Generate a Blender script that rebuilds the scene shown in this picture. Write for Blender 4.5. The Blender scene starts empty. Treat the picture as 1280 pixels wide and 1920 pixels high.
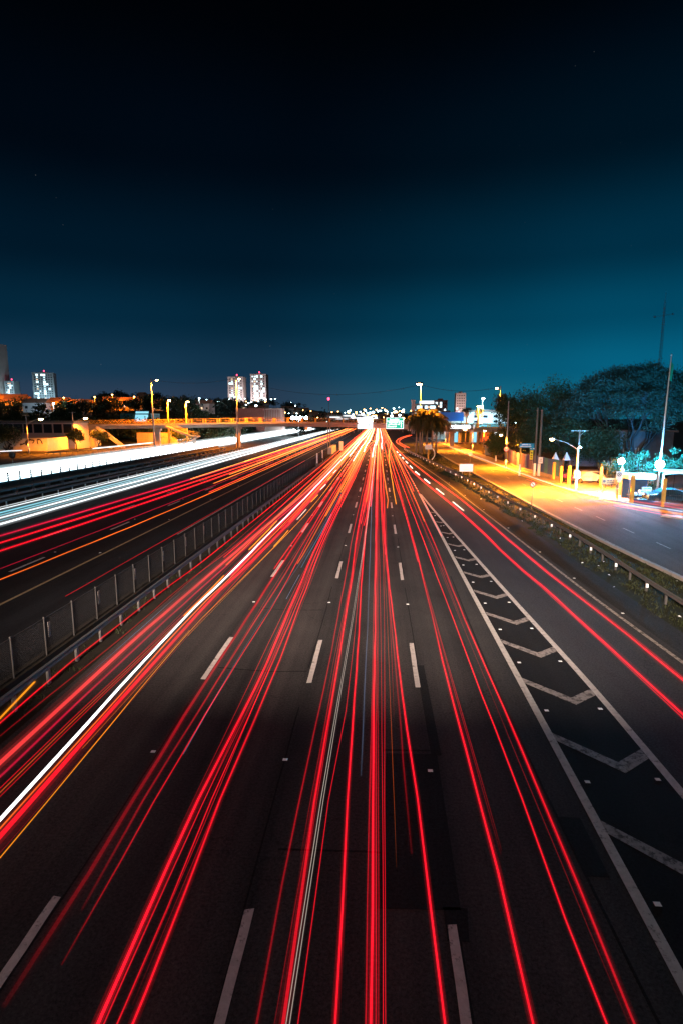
import bpy, bmesh, math, random
import numpy as np
from mathutils import Vector, Matrix

R = math.radians
random.seed(7)
rng = np.random.default_rng(7)
S = bpy.context.scene
COL = S.collection

# ------------------------------------------------------------------ camera
cam_d = bpy.data.cameras.new('camera')
cam = bpy.data.objects.new('camera', cam_d)
COL.objects.link(cam)
cam.location = (0, 0, 8.4)
cam.rotation_euler = (R(90 - 9.369), 0, R(3.7046))
cam_d.sensor_fit = 'VERTICAL'
cam_d.sensor_height = 36.0
cam_d.lens = 20.0
cam_d.clip_start = 0.05
cam_d.clip_end = 9000
S.camera = cam

# ------------------------------------------------------------------ sky
W = bpy.data.worlds.new('World')
S.world = W
W.use_nodes = True
nt = W.node_tree
nt.nodes.clear()


def N(tree, kind, **kw):
    n = tree.nodes.new(kind)
    for k, v in kw.items():
        setattr(n, k, v)
    return n


def build_sky():
    L = nt.links.new
    out = N(nt, 'ShaderNodeOutputWorld')
    bg = N(nt, 'ShaderNodeBackground')
    tc = N(nt, 'ShaderNodeTexCoord')
    sep = N(nt, 'ShaderNodeSeparateXYZ')
    L(tc.outputs['Generated'], sep.inputs[0])
    asn = N(nt, 'ShaderNodeMath', operation='ARCSINE')
    L(sep.outputs['Z'], asn.inputs[0])
    mr = N(nt, 'ShaderNodeMapRange')
    mr.inputs['From Min'].default_value = 0
    mr.inputs['From Max'].default_value = R(40)
    L(asn.outputs[0], mr.inputs['Value'])
    ramp = N(nt, 'ShaderNodeValToRGB')
    L(mr.outputs[0], ramp.inputs[0])
    cr = ramp.color_ramp
    cr.interpolation = 'EASE'
    stops = [(0.0, (.056, .068, .105)), (.05, (.034, .058, .102)), (.115, (.0105, .046, .09)), (.23, (.0015, .025, .052)),
             (.36, (.0003, .0105, .0235)), (.56, (.0001, .0027, .0065)), (.82, (.0001, .0005, .0013)), (1, (.0001, .0003, .0008))]
    cr.elements[0].position = 0
    cr.elements[0].color = (*stops[0][1], 1)
    cr.elements[1].position = 1
    cr.elements[1].color = (*stops[-1][1], 1)
    for p, c in stops[1:-1]:
        e = cr.elements.new(p)
        e.color = (*c, 1)
    # brighter, greener sky to the right, with the floodlights' bloom put into its colour
    dot = N(nt, 'ShaderNodeVectorMath', operation='DOT_PRODUCT')
    L(tc.outputs['Generated'], dot.inputs[0])
    a = R(36)
    dot.inputs[1].default_value = (math.sin(a), math.cos(a), 0.05)
    m2 = N(nt, 'ShaderNodeMapRange', interpolation_type='SMOOTHSTEP')
    m2.inputs['From Min'].default_value = 0.66
    m2.inputs['From Max'].default_value = 1.0
    m2.inputs['To Min'].default_value = 0.0
    m2.inputs['To Max'].default_value = 1.0
    L(dot.outputs['Value'], m2.inputs['Value'])
    tint = N(nt, 'ShaderNodeMix', data_type='RGBA')
    L(m2.outputs[0], tint.inputs['Factor'])
    tint.inputs[6].default_value = (.68, .82, .87, 1)
    tint.inputs[7].default_value = (.1, 2.5, 2.35, 1)
    mul = N(nt, 'ShaderNodeMix', data_type='RGBA', blend_type='MULTIPLY')
    mul.inputs['Factor'].default_value = 1
    L(ramp.outputs[0], mul.inputs[6])
    L(tint.outputs[2], mul.inputs[7])
    # slight unevenness of the night glow
    ns_ = N(nt, 'ShaderNodeTexNoise')
    ns_.inputs['Scale'].default_value = 2.2
    ns_.inputs['Detail'].default_value = 3
    L(tc.outputs['Generated'], ns_.inputs['Vector'])
    nr = N(nt, 'ShaderNodeMapRange')
    nr.inputs['From Min'].default_value = .3
    nr.inputs['From Max'].default_value = .7
    nr.inputs['To Min'].default_value = .86
    nr.inputs['To Max'].default_value = 1.12
    L(ns_.outputs['Fac'], nr.inputs['Value'])
    mv = N(nt, 'ShaderNodeVectorMath', operation='SCALE')
    L(mul.outputs[2], mv.inputs[0])
    L(nr.outputs[0], mv.inputs['Scale'])
    # stars
    vor = N(nt, 'ShaderNodeTexVoronoi')
    vor.inputs['Scale'].default_value = 55
    L(tc.outputs['Generated'], vor.inputs['Vector'])
    st = N(nt, 'ShaderNodeMapRange')
    st.inputs['From Min'].default_value = 0.05
    st.inputs['From Max'].default_value = 0.02
    st.inputs['To Min'].default_value = 0
    st.inputs['To Max'].default_value = 1
    L(vor.outputs['Distance'], st.inputs['Value'])
    sc = N(nt, 'ShaderNodeSeparateColor')
    L(vor.outputs['Color'], sc.inputs[0])
    pw = N(nt, 'ShaderNodeMath', operation='POWER')
    L(sc.outputs[0], pw.inputs[0])
    pw.inputs[1].default_value = 14
    sm = N(nt, 'ShaderNodeMath', operation='MULTIPLY')
    L(st.outputs[0], sm.inputs[0])
    L(pw.outputs[0], sm.inputs[1])
    sm2 = N(nt, 'ShaderNodeMath', operation='MULTIPLY')
    L(sm.outputs[0], sm2.inputs[0])
    sm2.inputs[1].default_value = .10
    add = N(nt, 'ShaderNodeMix', data_type='RGBA', blend_type='ADD')
    add.inputs['Factor'].default_value = 1
    L(mv.outputs[0], add.inputs[6])
    L(sm2.outputs[0], add.inputs[7])
    # the trace of moonlit air on top of the town's glow
    sky = N(nt, 'ShaderNodeTexSky')
    sky.sky_type = 'NISHITA'
    sky.sun_disc = False
    sky.sun_elevation = R(72)
    sky.sun_rotation = R(180)
    add2 = N(nt, 'ShaderNodeMix', data_type='RGBA', blend_type='ADD')
    add2.inputs['Factor'].default_value = .00006
    L(add.outputs[2], add2.inputs[6])
    L(sky.outputs[0], add2.inputs[7])
    L(add2.outputs[2], bg.inputs['Color'])
    bg.inputs['Strength'].default_value = 1.0
    L(bg.outputs[0], out.inputs[0])


build_sky()

# faint high fill from behind the camera, added to lift the near road
sun_d = bpy.data.lights.new('night_fill', 'SUN')
sun_d.energy = 0.24
sun_d.angle = R(10)
sun_d.color = (.95, .96, 1)
sun = bpy.data.objects.new('night_fill', sun_d)
COL.objects.link(sun)
sun.rotation_euler = (R(18), 0, R(0))

S.view_settings.view_transform = 'Standard'
S.view_settings.look = 'None'
S.view_settings.exposure = 0
S.view_settings.gamma = 1
S.cycles.use_denoising = True
S.cycles.max_bounces = 5
S.cycles.diffuse_bounces = 2
S.cycles.glossy_bounces = 2
S.cycles.transmission_bounces = 4
S.cycles.transparent_max_bounces = 96
S.cycles.volume_bounces = 0
S.cycles.sample_clamp_indirect = 4
S.cycles.sample_clamp_direct = 0
S.cycles.use_light_tree = True
S.cycles.caustics_reflective = False
S.cycles.caustics_refractive = False


# ------------------------------------------------------------------ helpers
class MB:
    """collects shapes and links them as ONE mesh object"""

    def __init__(s):
        s.v, s.f, s.m = [], [], []

    def add(s, vs, fs, mi=0):
        o = len(s.v)
        s.v.extend([tuple(map(float, p)) for p in vs])
        s.f.extend([tuple(i + o for i in f) for f in fs])
        s.m.extend([mi] * len(fs))
        return s

    def box(s, c, size, rz=0, mi=0, tilt=0):
        x, y, z = [k / 2 for k in size]
        vs = [Vector((i, j, k)) for k in (-z, z) for j in (-y, y) for i in (-x, x)]
        M = Matrix.Rotation(rz, 3, 'Z') @ Matrix.Rotation(tilt, 3, 'X')
        vs = [M @ p + Vector(c) for p in vs]
        return s.add(vs, [(0, 2, 3, 1), (4, 5, 7, 6), (0, 1, 5, 4), (2, 6, 7, 3), (0, 4, 6, 2), (1, 3, 7, 5)], mi)

    def tube(s, pts, rad, n=8, mi=0, cap=True, ell=None):
        pts = [Vector(p) for p in pts]
        if not hasattr(rad, '__len__'):
            rad = [rad] * len(pts)
        vs, fs = [], []
        for i, p in enumerate(pts):
            a = pts[max(i - 1, 0)]
            b = pts[min(i + 1, len(pts) - 1)]
            d = (b - a).normalized()
            up = Vector((0, 0, 1)) if abs(d.z) < .95 else Vector((0, 1, 0))
            sx = d.cross(up).normalized()
            sy = sx.cross(d).normalized()
            for k in range(n):
                t = 2 * math.pi * k / n
                e = ell if ell else (1, 1)
                vs.append(p + sx * math.cos(t) * rad[i] * e[0] + sy * math.sin(t) * rad[i] * e[1])
        for i in range(len(pts) - 1):
            for k in range(n):
                a, b = i * n + k, i * n + (k + 1) % n
                fs.append((a, b, b + n, a + n))
        if cap:
            fs.append(tuple(range(n))[::-1])
            fs.append(tuple(range((len(pts) - 1) * n, len(pts) * n)))
        return s.add(vs, fs, mi)

    def cyl(s, p0, p1, r0, r1=None, n=10, mi=0):
        return s.tube([p0, p1], [r0, r0 if r1 is None else r1], n, mi)

    def prism(s, poly, z0, z1, mi=0):
        n = len(poly)
        vs = [(x, y, z0) for x, y in poly] + [(x, y, z1) for x, y in poly]
        fs = [tuple(range(n))[::-1], tuple(range(n, 2 * n))]
        fs += [(i, (i + 1) % n, n + (i + 1) % n, n + i) for i in range(n)]
        return s.add(vs, fs, mi)

    def sweep(s, path, prof, mi=0, closed=True):
        """profile points (side, height) swept along a ground path (x, y, z)"""
        vs, fs = [], []
        n = len(prof)
        path = [Vector(p) for p in path]
        for i, p in enumerate(path):
            d = path[min(i + 1, len(path) - 1)] - path[max(i - 1, 0)]
            d.z = 0
            d.normalize()
            sd = Vector((d.y, -d.x, 0))
            for a, h in prof:
                vs.append(p + sd * a + Vector((0, 0, h)))
        for i in range(len(path) - 1):
            for k in range(n if closed else n - 1):
                a, b = i * n + k, i * n + (k + 1) % n
                fs.append((a, b, b + n, a + n))
        if closed:
            fs.append(tuple(range(n))[::-1])
            fs.append(tuple(range((len(path) - 1) * n, len(path) * n)))
        return s.add(vs, fs, mi)

    def mesh(s, name, mats, smooth=False):
        me = bpy.data.meshes.new(name)
        me.from_pydata(s.v, [], s.f)
        for m in (mats if isinstance(mats, (list, tuple)) else [mats]):
            me.materials.append(m)
        if any(s.m):
            me.polygons.foreach_set('material_index', s.m)
        bm = bmesh.new()
        bm.from_mesh(me)
        bmesh.ops.recalc_face_normals(bm, faces=bm.faces)
        bm.to_mesh(me)
        bm.free()
        if smooth:
            me.polygons.foreach_set('use_smooth', [True] * len(me.polygons))
        me.update()
        return me

    def build(s, name, mats, parent=None, smooth=False, loc=None):
        return put(name, s.mesh(name, mats, smooth), parent, loc)


def put(name, me, parent=None, loc=None, rz=0):
    o = bpy.data.objects.new(name, me)
    COL.objects.link(o)
    if parent is not None:
        o.parent = parent
    if loc is not None:
        o.location = loc
    if rz:
        o.rotation_euler.z = rz
    return o


def tag(o, label, cat, group=None):
    o['label'] = label
    o['category'] = cat
    if group:
        o['group'] = group
    return o


def struct(o):
    o['kind'] = 'structure'
    return o


def stuff(o, label=None, cat=None):
    o['kind'] = 'stuff'
    if label:
        o['label'] = label
    if cat:
        o['category'] = cat
    return o


def thing(name, label, cat, loc=(0, 0, 0), rz=0, group=None):
    return tag(put(name, None, None, loc, rz), label, cat, group)


def catmull(pts, step=None, per=8):
    P = [Vector(p) for p in pts]
    P = [P[0] * 2 - P[1]] + P + [P[-1] * 2 - P[-2]]
    out = []
    for i in range(1, len(P) - 2):
        p0, p1, p2, p3 = P[i - 1:i + 3]
        n = per if step is None else max(2, int((p2 - p1).length / step))
        for k in range(n):
            t = k / n
            out.append(.5 * ((2 * p1) + (p2 - p0) * t + (2 * p0 - 5 * p1 + 4 * p2 - p3) * t * t + (3 * p1 - p0 - 3 * p2 + p3) * t ** 3))
    out.append(P[-2])
    return out


def interp(pts):
    ys = [p[1] for p in pts]
    xs = [p[0] for p in pts]
    return lambda y: float(np.interp(y, ys, xs))


# ------------------------------------------------------------------ materials
def mat(name, col, rough=.7, metal=0, var=.25, scale=3.0, bump=0, spec=.4, vec=(1, 1, 1), dirt=None, coord='Object'):
    m = bpy.data.materials.new(name)
    m.use_nodes = True
    t = m.node_tree
    b = t.nodes['Principled BSDF']
    L = t.links.new
    tc = N(t, 'ShaderNodeTexCoord')
    mp = N(t, 'ShaderNodeMapping')
    mp.inputs['Scale'].default_value = vec
    L(tc.outputs[coord], mp.inputs[0])
    no = N(t, 'ShaderNodeTexNoise')
    no.inputs['Scale'].default_value = scale
    no.inputs['Detail'].default_value = 6
    no.inputs['Roughness'].default_value = .65
    L(mp.outputs[0], no.inputs['Vector'])
    mx = N(t, 'ShaderNodeMix', data_type='RGBA')
    L(no.outputs['Fac'], mx.inputs['Factor'])
    c2 = dirt if dirt else tuple(k * (1 - var) for k in col)
    mx.inputs[6].default_value = (*[k * (1 + var) for k in col], 1)
    mx.inputs[7].default_value = (*c2, 1)
    L(mx.outputs[2], b.inputs['Base Color'])
    b.inputs['Roughness'].default_value = rough
    b.inputs['Metallic'].default_value = metal
    b.inputs['Specular IOR Level'].default_value = spec
    if bump:
        bn = N(t, 'ShaderNodeBump')
        bn.inputs['Strength'].default_value = bump
        bn.inputs['Distance'].default_value = .02
        n2 = N(t, 'ShaderNodeTexNoise')
        n2.inputs['Scale'].default_value = scale * 9
        n2.inputs['Detail'].default_value = 4
        L(mp.outputs[0], n2.inputs['Vector'])
        L(n2.outputs['Fac'], bn.inputs['Height'])
        L(bn.outputs[0], b.inputs['Normal'])
    return m


def emis(name, col, strength):
    m = bpy.data.materials.new(name)
    m.use_nodes = True
    t = m.node_tree
    t.nodes.clear()
    o = N(t, 'ShaderNodeOutputMaterial')
    e = N(t, 'ShaderNodeEmission')
    e.inputs[0].default_value = (*col, 1)
    e.inputs[1].default_value = strength
    t.links.new(e.outputs[0], o.inputs[0])
    return m


def asphalt(name, base, worn, streak=1.0, coarse=.62):
    m = bpy.data.materials.new(name)
    m.use_nodes = True
    t = m.node_tree
    L = t.links.new
    b = t.nodes['Principled BSDF']
    tc = N(t, 'ShaderNodeTexCoord')

    def noise(sc, vec, det=5, rg=.6):
        mp = N(t, 'ShaderNodeMapping')
        mp.inputs['Scale'].default_value = vec
        L(tc.outputs['Object'], mp.inputs[0])
        n = N(t, 'ShaderNodeTexNoise')
        n.inputs['Scale'].default_value = sc
        n.inputs['Detail'].default_value = det
        n.inputs['Roughness'].default_value = rg
        L(mp.outputs[0], n.inputs['Vector'])
        return n

    lanes = noise(1.0, (1.1 * streak, .018, 1), 4, .55)     # wheel tracks along the road
    blot = noise(.35, (1, .6, 1), 6, .6)                     # old stains and patches
    grain = noise(17, (1, 1, 1), 5, .85)
    fine = noise(110, (1, 1, 1), 2, .6)
    cmb = N(t, 'ShaderNodeMath', operation='MULTIPLY_ADD')
    L(lanes.outputs['Fac'], cmb.inputs[0])
    cmb.inputs[1].default_value = .62
    k = N(t, 'ShaderNodeMath', operation='MULTIPLY')
    L(blot.outputs['Fac'], k.inputs[0])
    k.inputs[1].default_value = .38
    L(k.outputs[0], cmb.inputs[2])
    mr = N(t, 'ShaderNodeMapRange')
    mr.inputs['From Min'].default_value = .34
    mr.inputs['From Max'].default_value = .66
    L(cmb.outputs[0], mr.inputs['Value'])
    mx = N(t, 'ShaderNodeMix', data_type='RGBA')
    L(mr.outputs[0], mx.inputs['Factor'])
    mx.inputs[6].default_value = (*base, 1)
    mx.inputs[7].default_value = (*worn, 1)
    # cracks
    vo = N(t, 'ShaderNodeTexVoronoi', feature='DISTANCE_TO_EDGE')
    vo.inputs['Scale'].default_value = .33
    mpv = N(t, 'ShaderNodeMapping')
    mpv.inputs['Scale'].default_value = (1, .45, 1)
    dis = noise(1.6, (1, 1, 1), 4, .6)
    ad = N(t, 'ShaderNodeVectorMath', operation='MULTIPLY_ADD')
    L(dis.outputs['Color'], ad.inputs[0])
    ad.inputs[1].default_value = (1.3, 1.3, 0)
    L(tc.outputs['Object'], ad.inputs[2])
    L(ad.outputs[0], mpv.inputs[0])
    L(mpv.outputs[0], vo.inputs['Vector'])
    ck = N(t, 'ShaderNodeMapRange')
    ck.inputs['From Min'].default_value = .0
    ck.inputs['From Max'].default_value = .005
    ck.inputs['To Min'].default_value = .72
    ck.inputs['To Max'].default_value = 1
    L(vo.outputs['Distance'], ck.inputs['Value'])
    gr = N(t, 'ShaderNodeMapRange')
    gr.inputs['From Min'].default_value = .32
    gr.inputs['From Max'].default_value = .68
    gr.inputs['To Min'].default_value = 1 - coarse
    gr.inputs['To Max'].default_value = 1 + coarse
    L(grain.outputs['Fac'], gr.inputs['Value'])
    ml = N(t, 'ShaderNodeMath', operation='MULTIPLY')
    L(ck.outputs[0], ml.inputs[0])
    L(gr.outputs[0], ml.inputs[1])
    mm = N(t, 'ShaderNodeVectorMath', operation='SCALE')
    L(mx.outputs[2], mm.inputs[0])
    L(ml.outputs[0], mm.inputs['Scale'])
    L(mm.outputs[0], b.inputs['Base Color'])
    b.inputs['Roughness'].default_value = .92
    b.inputs['Specular IOR Level'].default_value = .06
    bn = N(t, 'ShaderNodeBump')
    bn.inputs['Strength'].default_value = .7
    bn.inputs['Distance'].default_value = .012
    ah = N(t, 'ShaderNodeMath', operation='ADD')
    L(grain.outputs['Fac'], ah.inputs[0])
    L(fine.outputs['Fac'], ah.inputs[1])
    L(ah.outputs[0], bn.inputs['Height'])
    L(bn.outputs[0], b.inputs['Normal'])
    return m


def worn(name, c1, c2, thr=.4):
    m = mat(name, c1, .75, 0, .05, 6, .4, dirt=c2, spec=.15)
    t = m.node_tree
    b = t.nodes['Principled BSDF']
    src = b.inputs['Base Color'].links[0].from_socket
    tc = N(t, 'ShaderNodeTexCoord')
    n = N(t, 'ShaderNodeTexNoise')
    n.inputs['Scale'].default_value = 5.5
    n.inputs['Detail'].default_value = 9
    n.inputs['Roughness'].default_value = .75
    t.links.new(tc.outputs['Object'], n.inputs['Vector'])
    r = N(t, 'ShaderNodeMapRange')
    r.inputs['From Min'].default_value = thr - .05
    r.inputs['From Max'].default_value = thr + .05
    t.links.new(n.outputs['Fac'], r.inputs['Value'])
    x = N(t, 'ShaderNodeMix', data_type='RGBA')
    t.links.new(r.outputs[0], x.inputs['Factor'])
    x.inputs[6].default_value = (c2[0] * .45, c2[1] * .45, c2[2] * .45, 1)
    t.links.new(src, x.inputs[7])
    t.links.new(x.outputs[2], b.inputs['Base Color'])
    return m


def leafmat(name, c1, c2):
    m = mat(name, c1, .6, 0, 0, .8, dirt=c2, spec=.25)
    return m


M = {}
M['asphalt'] = asphalt('asphalt', (.072, .067, .064), (.022, .0215, .0225))
M['asphalt_ramp'] = asphalt('ramp_asphalt', (.06, .061, .066), (.034, .035, .039), .6)
M['asphalt_old'] = asphalt('old_asphalt', (.04, .04, .042), (.015, .015, .017), .8, .65)
M['asphalt_dark'] = asphalt('express_asphalt', (.02, .0205, .024), (.007, .007, .009))
M['asphalt_service'] = asphalt('service_asphalt', (.11, .1, .1), (.06, .056, .056), .7)
M['patch'] = asphalt('patch_asphalt', (.026, .025, .025), (.013, .013, .0135), 1, .6)
M['gore'] = asphalt('gore_asphalt', (.026, .024, .023), (.015, .014, .014), 1, .5)
M['paint'] = worn('worn_white_paint', (.70, .65, .61), (.3, .27, .25))
M['paint_thin'] = worn('faded_white_paint', (.46, .40, .36), (.17, .15, .14), .47)
M['yellow_line'] = mat('faded_yellow_paint', (.34, .25, .12), .65, 0, .15, 6, .3, dirt=(.15, .11, .07))
M['soil'] = mat('brown_soil', (.03, .024, .018), .95, 0, .35, .7, .8, dirt=(.01, .009, .008), spec=.1)
M['verge'] = mat('verge_soil', (.026, .025, .014), .95, 0, .35, 1.3, .9, dirt=(.010, .012, .006), spec=.1)
M['grass'] = leafmat('grass_blades', (.02, .034, .008), (.034, .033, .013))
M['kerb'] = mat('limewashed_kerb', (.62, .6, .56), .8, 0, .1, 4, .3, dirt=(.3, .28, .25))
M['concrete'] = mat('stained_concrete', (.33, .3, .27), .85, 0, .12, 1.2, .3, dirt=(.14, .12, .11))
M['concrete_d'] = mat('dark_concrete', (.16, .15, .14), .85, 0, .15, 1.5, .3, dirt=(.07, .065, .06))
M['walk'] = mat('pavement_concrete', (.26, .23, .2), .9, 0, .15, 1.6, .4, dirt=(.13, .11, .1))
M['steel'] = mat('galvanised_steel', (.06, .057, .057), .75, .1, .12, 5, .1, dirt=(.2, .19, .18))
M['steel_d'] = mat('weathered_steel', (.06, .058, .056), .7, .2, .2, 4, .1, dirt=(.08, .075, .07))
M['pole'] = mat('grey_pole', (.33, .31, .28), .7, .1, .12, 2.5, .15, dirt=(.17, .16, .15))
M['white'] = mat('white_enamel', (.8, .8, .78), .45, 0, .06, 6)
M['reflect'] = mat('white_reflector', (.9, .92, .92), .25, 0, .02, 6)
M['cream'] = mat('cream_plaster', (.62, .58, .5), .85, 0, .1, .9, .2, dirt=(.4, .36, .3))
M['grey_wall'] = mat('grey_plaster', (.48, .48, .5), .85, 0, .1, .3, dirt=(.36, .36, .38))
M['pink_wall'] = mat('pink_grey_plaster', (.5, .4, .37), .85, 0, .1, .3, dirt=(.38, .3, .28))
M['orange_wall'] = mat('ochre_render', (.5, .33, .15), .85, 0, .15, .8, .2, dirt=(.3, .18, .09))
M['brick'] = mat('brick_red_wall', (.3, .12, .1), .85, 0, .15, 1.2, .2, dirt=(.18, .08, .07))
M['roof'] = mat('clay_roof', (.2, .095, .06), .85, 0, .2, 2, .3, vec=(1, 6, 1))
M['glass'] = mat('dark_window_glass', (.02, .025, .03), .12, 0, .1, 3, spec=.6)
M['rail_yellow'] = mat('yellow_railing_paint', (.72, .42, .06), .5, .1, .1, 3, dirt=(.5, .28, .05))
M['bridge'] = mat('bridge_concrete', (.4, .33, .27), .85, 0, .12, .5, .2, dirt=(.2, .16, .14))
M['bark'] = mat('tree_bark', (.035, .03, .026), .95, 0, .3, 4, .6)
M['palm_bark'] = mat('palm_bark', (.24, .19, .13), .95, 0, .25, 3, .6, vec=(1, 1, 6))
M['leaf'] = leafmat('dark_leaves', (.014, .03, .012), (.028, .045, .014))
M['leaf_umb'] = leafmat('fine_leaves', (.014, .034, .022), (.026, .05, .026))
M['leaf_y'] = leafmat('yellow_green_leaves', (.04, .058, .01), (.075, .075, .017))
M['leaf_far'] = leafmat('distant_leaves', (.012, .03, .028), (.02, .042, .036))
M['frond'] = leafmat('palm_fronds', (.02, .03, .009), (.05, .045, .014))
M['flower'] = leafmat('pink_flowers', (.75, .08, .3), (.5, .06, .28))
M['blue_sheet'] = mat('blue_painted_sheet', (.06, .12, .24), .5, .2, .12, 1.2, dirt=(.04, .08, .17))
M['purple_sheet'] = mat('purple_painted_sheet', (.09, .06, .14), .5, .2, .12, 1.2, dirt=(.05, .035, .085))
M['teal_sheet'] = mat('teal_painted_sheet', (.05, .2, .2), .5, .2, .1, 1.2)
M['post_yellow'] = mat('ochre_post_paint', (.7, .42, .08), .7, 0, .12, 3, .2, dirt=(.5, .28, .07))
M['green_sign'] = mat('green_sign_sheet', (.01, .34, .21), .4, 0, .04, 3)
M['blue_sign'] = mat('blue_sign_sheet', (.01, .25, .5), .4, 0, .04, 3)
M['yellow_sign'] = mat('yellow_sign_sheet', (.8, .66, .03), .4, 0, .04, 3)
M['red_sign'] = mat('red_sign_sheet', (.55, .03, .03), .4, 0, .04, 3)
M['black'] = mat('black_sign_paint', (.02, .02, .02), .5, 0, .05, 3)
M['orange_sign'] = mat('orange_board', (.75, .4, .16), .6, 0, .08, 3)
M['carwhite'] = mat('silver_white_car_paint', (.62, .64, .66), .25, .3, .03, 2, spec=.6)
M['cardark'] = mat('dark_teal_car_paint', (.03, .05, .06), .25, .3, .03, 2, spec=.6)
M['tyre'] = mat('tyre_rubber', (.02, .02, .02), .8)
M['billboard_blue'] = mat('blue_banner', (.02, .12, .42), .5, 0, .05, 1)
M['paint_black'] = mat('black_spray_paint', (.03, .025, .022), .8)
M['litter'] = mat('litter_paper', (.75, .77, .78), .6, 0, .1, 5)
M['wire'] = mat('dull_fence_wire', (.036, .034, .034), .7, .2, .15, 5)
M['cable'] = mat('black_cable', (.015, .015, .015), .7)
SOD = (1.0, .25, .010)
WHT = (.62, .86, 1.0)
BLU = (.04, .5, 1.0)
M['lamp_sod'] = emis('sodium_lamp', (1, .62, .22), 60)
M['lamp_white'] = emis('white_lamp', (.75, .93, 1), 60)
M['lamp_blue'] = emis('blue_white_lamp', (.6, .88, 1), 160)
M['lamp_far_o'] = emis('distant_orange_lamp', (1, .5, .14), 16)
M['lamp_far_w'] = emis('distant_white_lamp', (.62, .9, 1), 15)
M['lamp_red'] = emis('red_beacon', (1, .05, .12), 7)
M['win_lit'] = emis('lit_window', (.66, .93, 1), 2.2)
M['win_warm'] = emis('warm_lit_window', (1, .66, .4), 1.6)
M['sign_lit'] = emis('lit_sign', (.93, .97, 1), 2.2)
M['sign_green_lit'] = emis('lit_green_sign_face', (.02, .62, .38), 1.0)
M['shop_lit'] = emis('lit_shop_front', (.3, .75, .95), 1.1)

# light streaks left by the traffic: glowing strands that hide nothing behind them
m = bpy.data.materials.new('light_streak')
m.use_nodes = True
t = m.node_tree
t.nodes.clear()
o_ = N(t, 'ShaderNodeOutputMaterial')
e_ = N(t, 'ShaderNodeEmission')
a_ = N(t, 'ShaderNodeAttribute', attribute_name='glow')
tr_ = N(t, 'ShaderNodeBsdfTransparent')
ad_ = N(t, 'ShaderNodeAddShader')
t.links.new(a_.outputs['Color'], e_.inputs[0])
t.links.new(e_.outputs[0], ad_.inputs[0])
t.links.new(tr_.outputs[0], ad_.inputs[1])
t.links.new(ad_.outputs[0], o_.inputs[0])
M['streak'] = m
m.cycles.emission_sampling = 'FRONT'


def point(name, parent, loc, col, power, radius=.15):
    d = bpy.data.lights.new(name, 'POINT')
    d.energy = power
    d.color = col
    d.shadow_soft_size = radius
    o = bpy.data.objects.new(name, d)
    COL.objects.link(o)
    o.parent = parent
    o.location = loc
    return o


# ------------------------------------------------------------------ terrain and roads
def sheet(name, left, right, z, m, y0, y1, step=4, parent=None):
    """strip of ground between two lines x = left(y), x = right(y)"""
    fl = left if callable(left) else (lambda y: left)
    fr = right if callable(right) else (lambda y: right)
    ys = np.arange(y0, y1 + .01, step)
    b = MB()
    vs = []
    for y in ys:
        vs += [(fl(y), y, z), (fr(y), y, z)]
    b.add(vs, [(2 * i, 2 * i + 1, 2 * i + 3, 2 * i + 2) for i in range(len(ys) - 1)])
    return b.build(name, m, parent)


g = MB()
g.add([(-3000, -300, -.06), (3000, -300, -.06), (3000, 6000, -.06), (-3000, 6000, -.06)], [(0, 1, 2, 3)])
struct(g.build('ground', M['soil']))


def ss(t):
    t = np.clip(t, 0, 1)
    return t * t * (3 - 2 * t)


def hill_z(x, y):
    a = 11.5 * ss((y - 185 + .25 * (x + 150)) / 85) * ss((-x - 62) / 42)
    b = 7 * ss((-x - 150) / 110) * ss((y - 190) / 110)
    c = 9.0 * ss((y - 360) / 340) * ss((x + 420) / 120) * (1 - .5 * ss((x - 80) / 100))
    n = .8 * np.sin(x * .05 + 1.3) * np.cos(y * .043) * ss((y - 190) / 60)
    return a + b + c + n * (a + c > 1)


xs = np.linspace(-700, 420, 113)
ys = np.linspace(170, 1100, 94)
b = MB()
vs = [(x, y, float(hill_z(x, y)) - .1) for y in ys for x in xs]
nx = len(xs)
b.add(vs, [(j * nx + i, j * nx + i + 1, (j + 1) * nx + i + 1, (j + 1) * nx + i) for j in range(len(ys) - 1) for i in range(nx - 1)
           if not (-62 < xs[i] < 30 and ys[j] < 420)])
struct(b.build('hillside', M['verge'], smooth=True))

ramp_edge = interp([(11.4, 0), (11.0, 10), (10.66, 19.4), (10.17, 28.5), (9.82, 42.3), (9.35, 58.3), (8.94, 75.4), (8.1, 95), (6.6, 125), (5.4, 150), (5.0, 170)])
gore_r = interp([(7.15, 3), (6.95, 12.1), (6.81, 17.3), (6.25, 28.2), (5.42, 46), (4.72, 62)])
shoulder = interp([(13.0, 0), (12.2, 19), (11.9, 30), (11.5, 45), (10.8, 60), (10.0, 75), (8.9, 95), (7.2, 125), (6.0, 150), (5.6, 170)])
svc_l = interp([(17.6, 0), (16.9, 18), (16.07, 30), (15.48, 39), (14.93, 55), (14.63, 82), (14.4, 110), (14.2, 160), (14, 260)])
svc_r = interp([(34, 30), (31, 46), (28.4, 53), (25.4, 58.5), (23.4, 62.5), (22.3, 67), (21.6, 94), (20.7, 121), (20.6, 159), (20.7, 260)])

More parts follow.
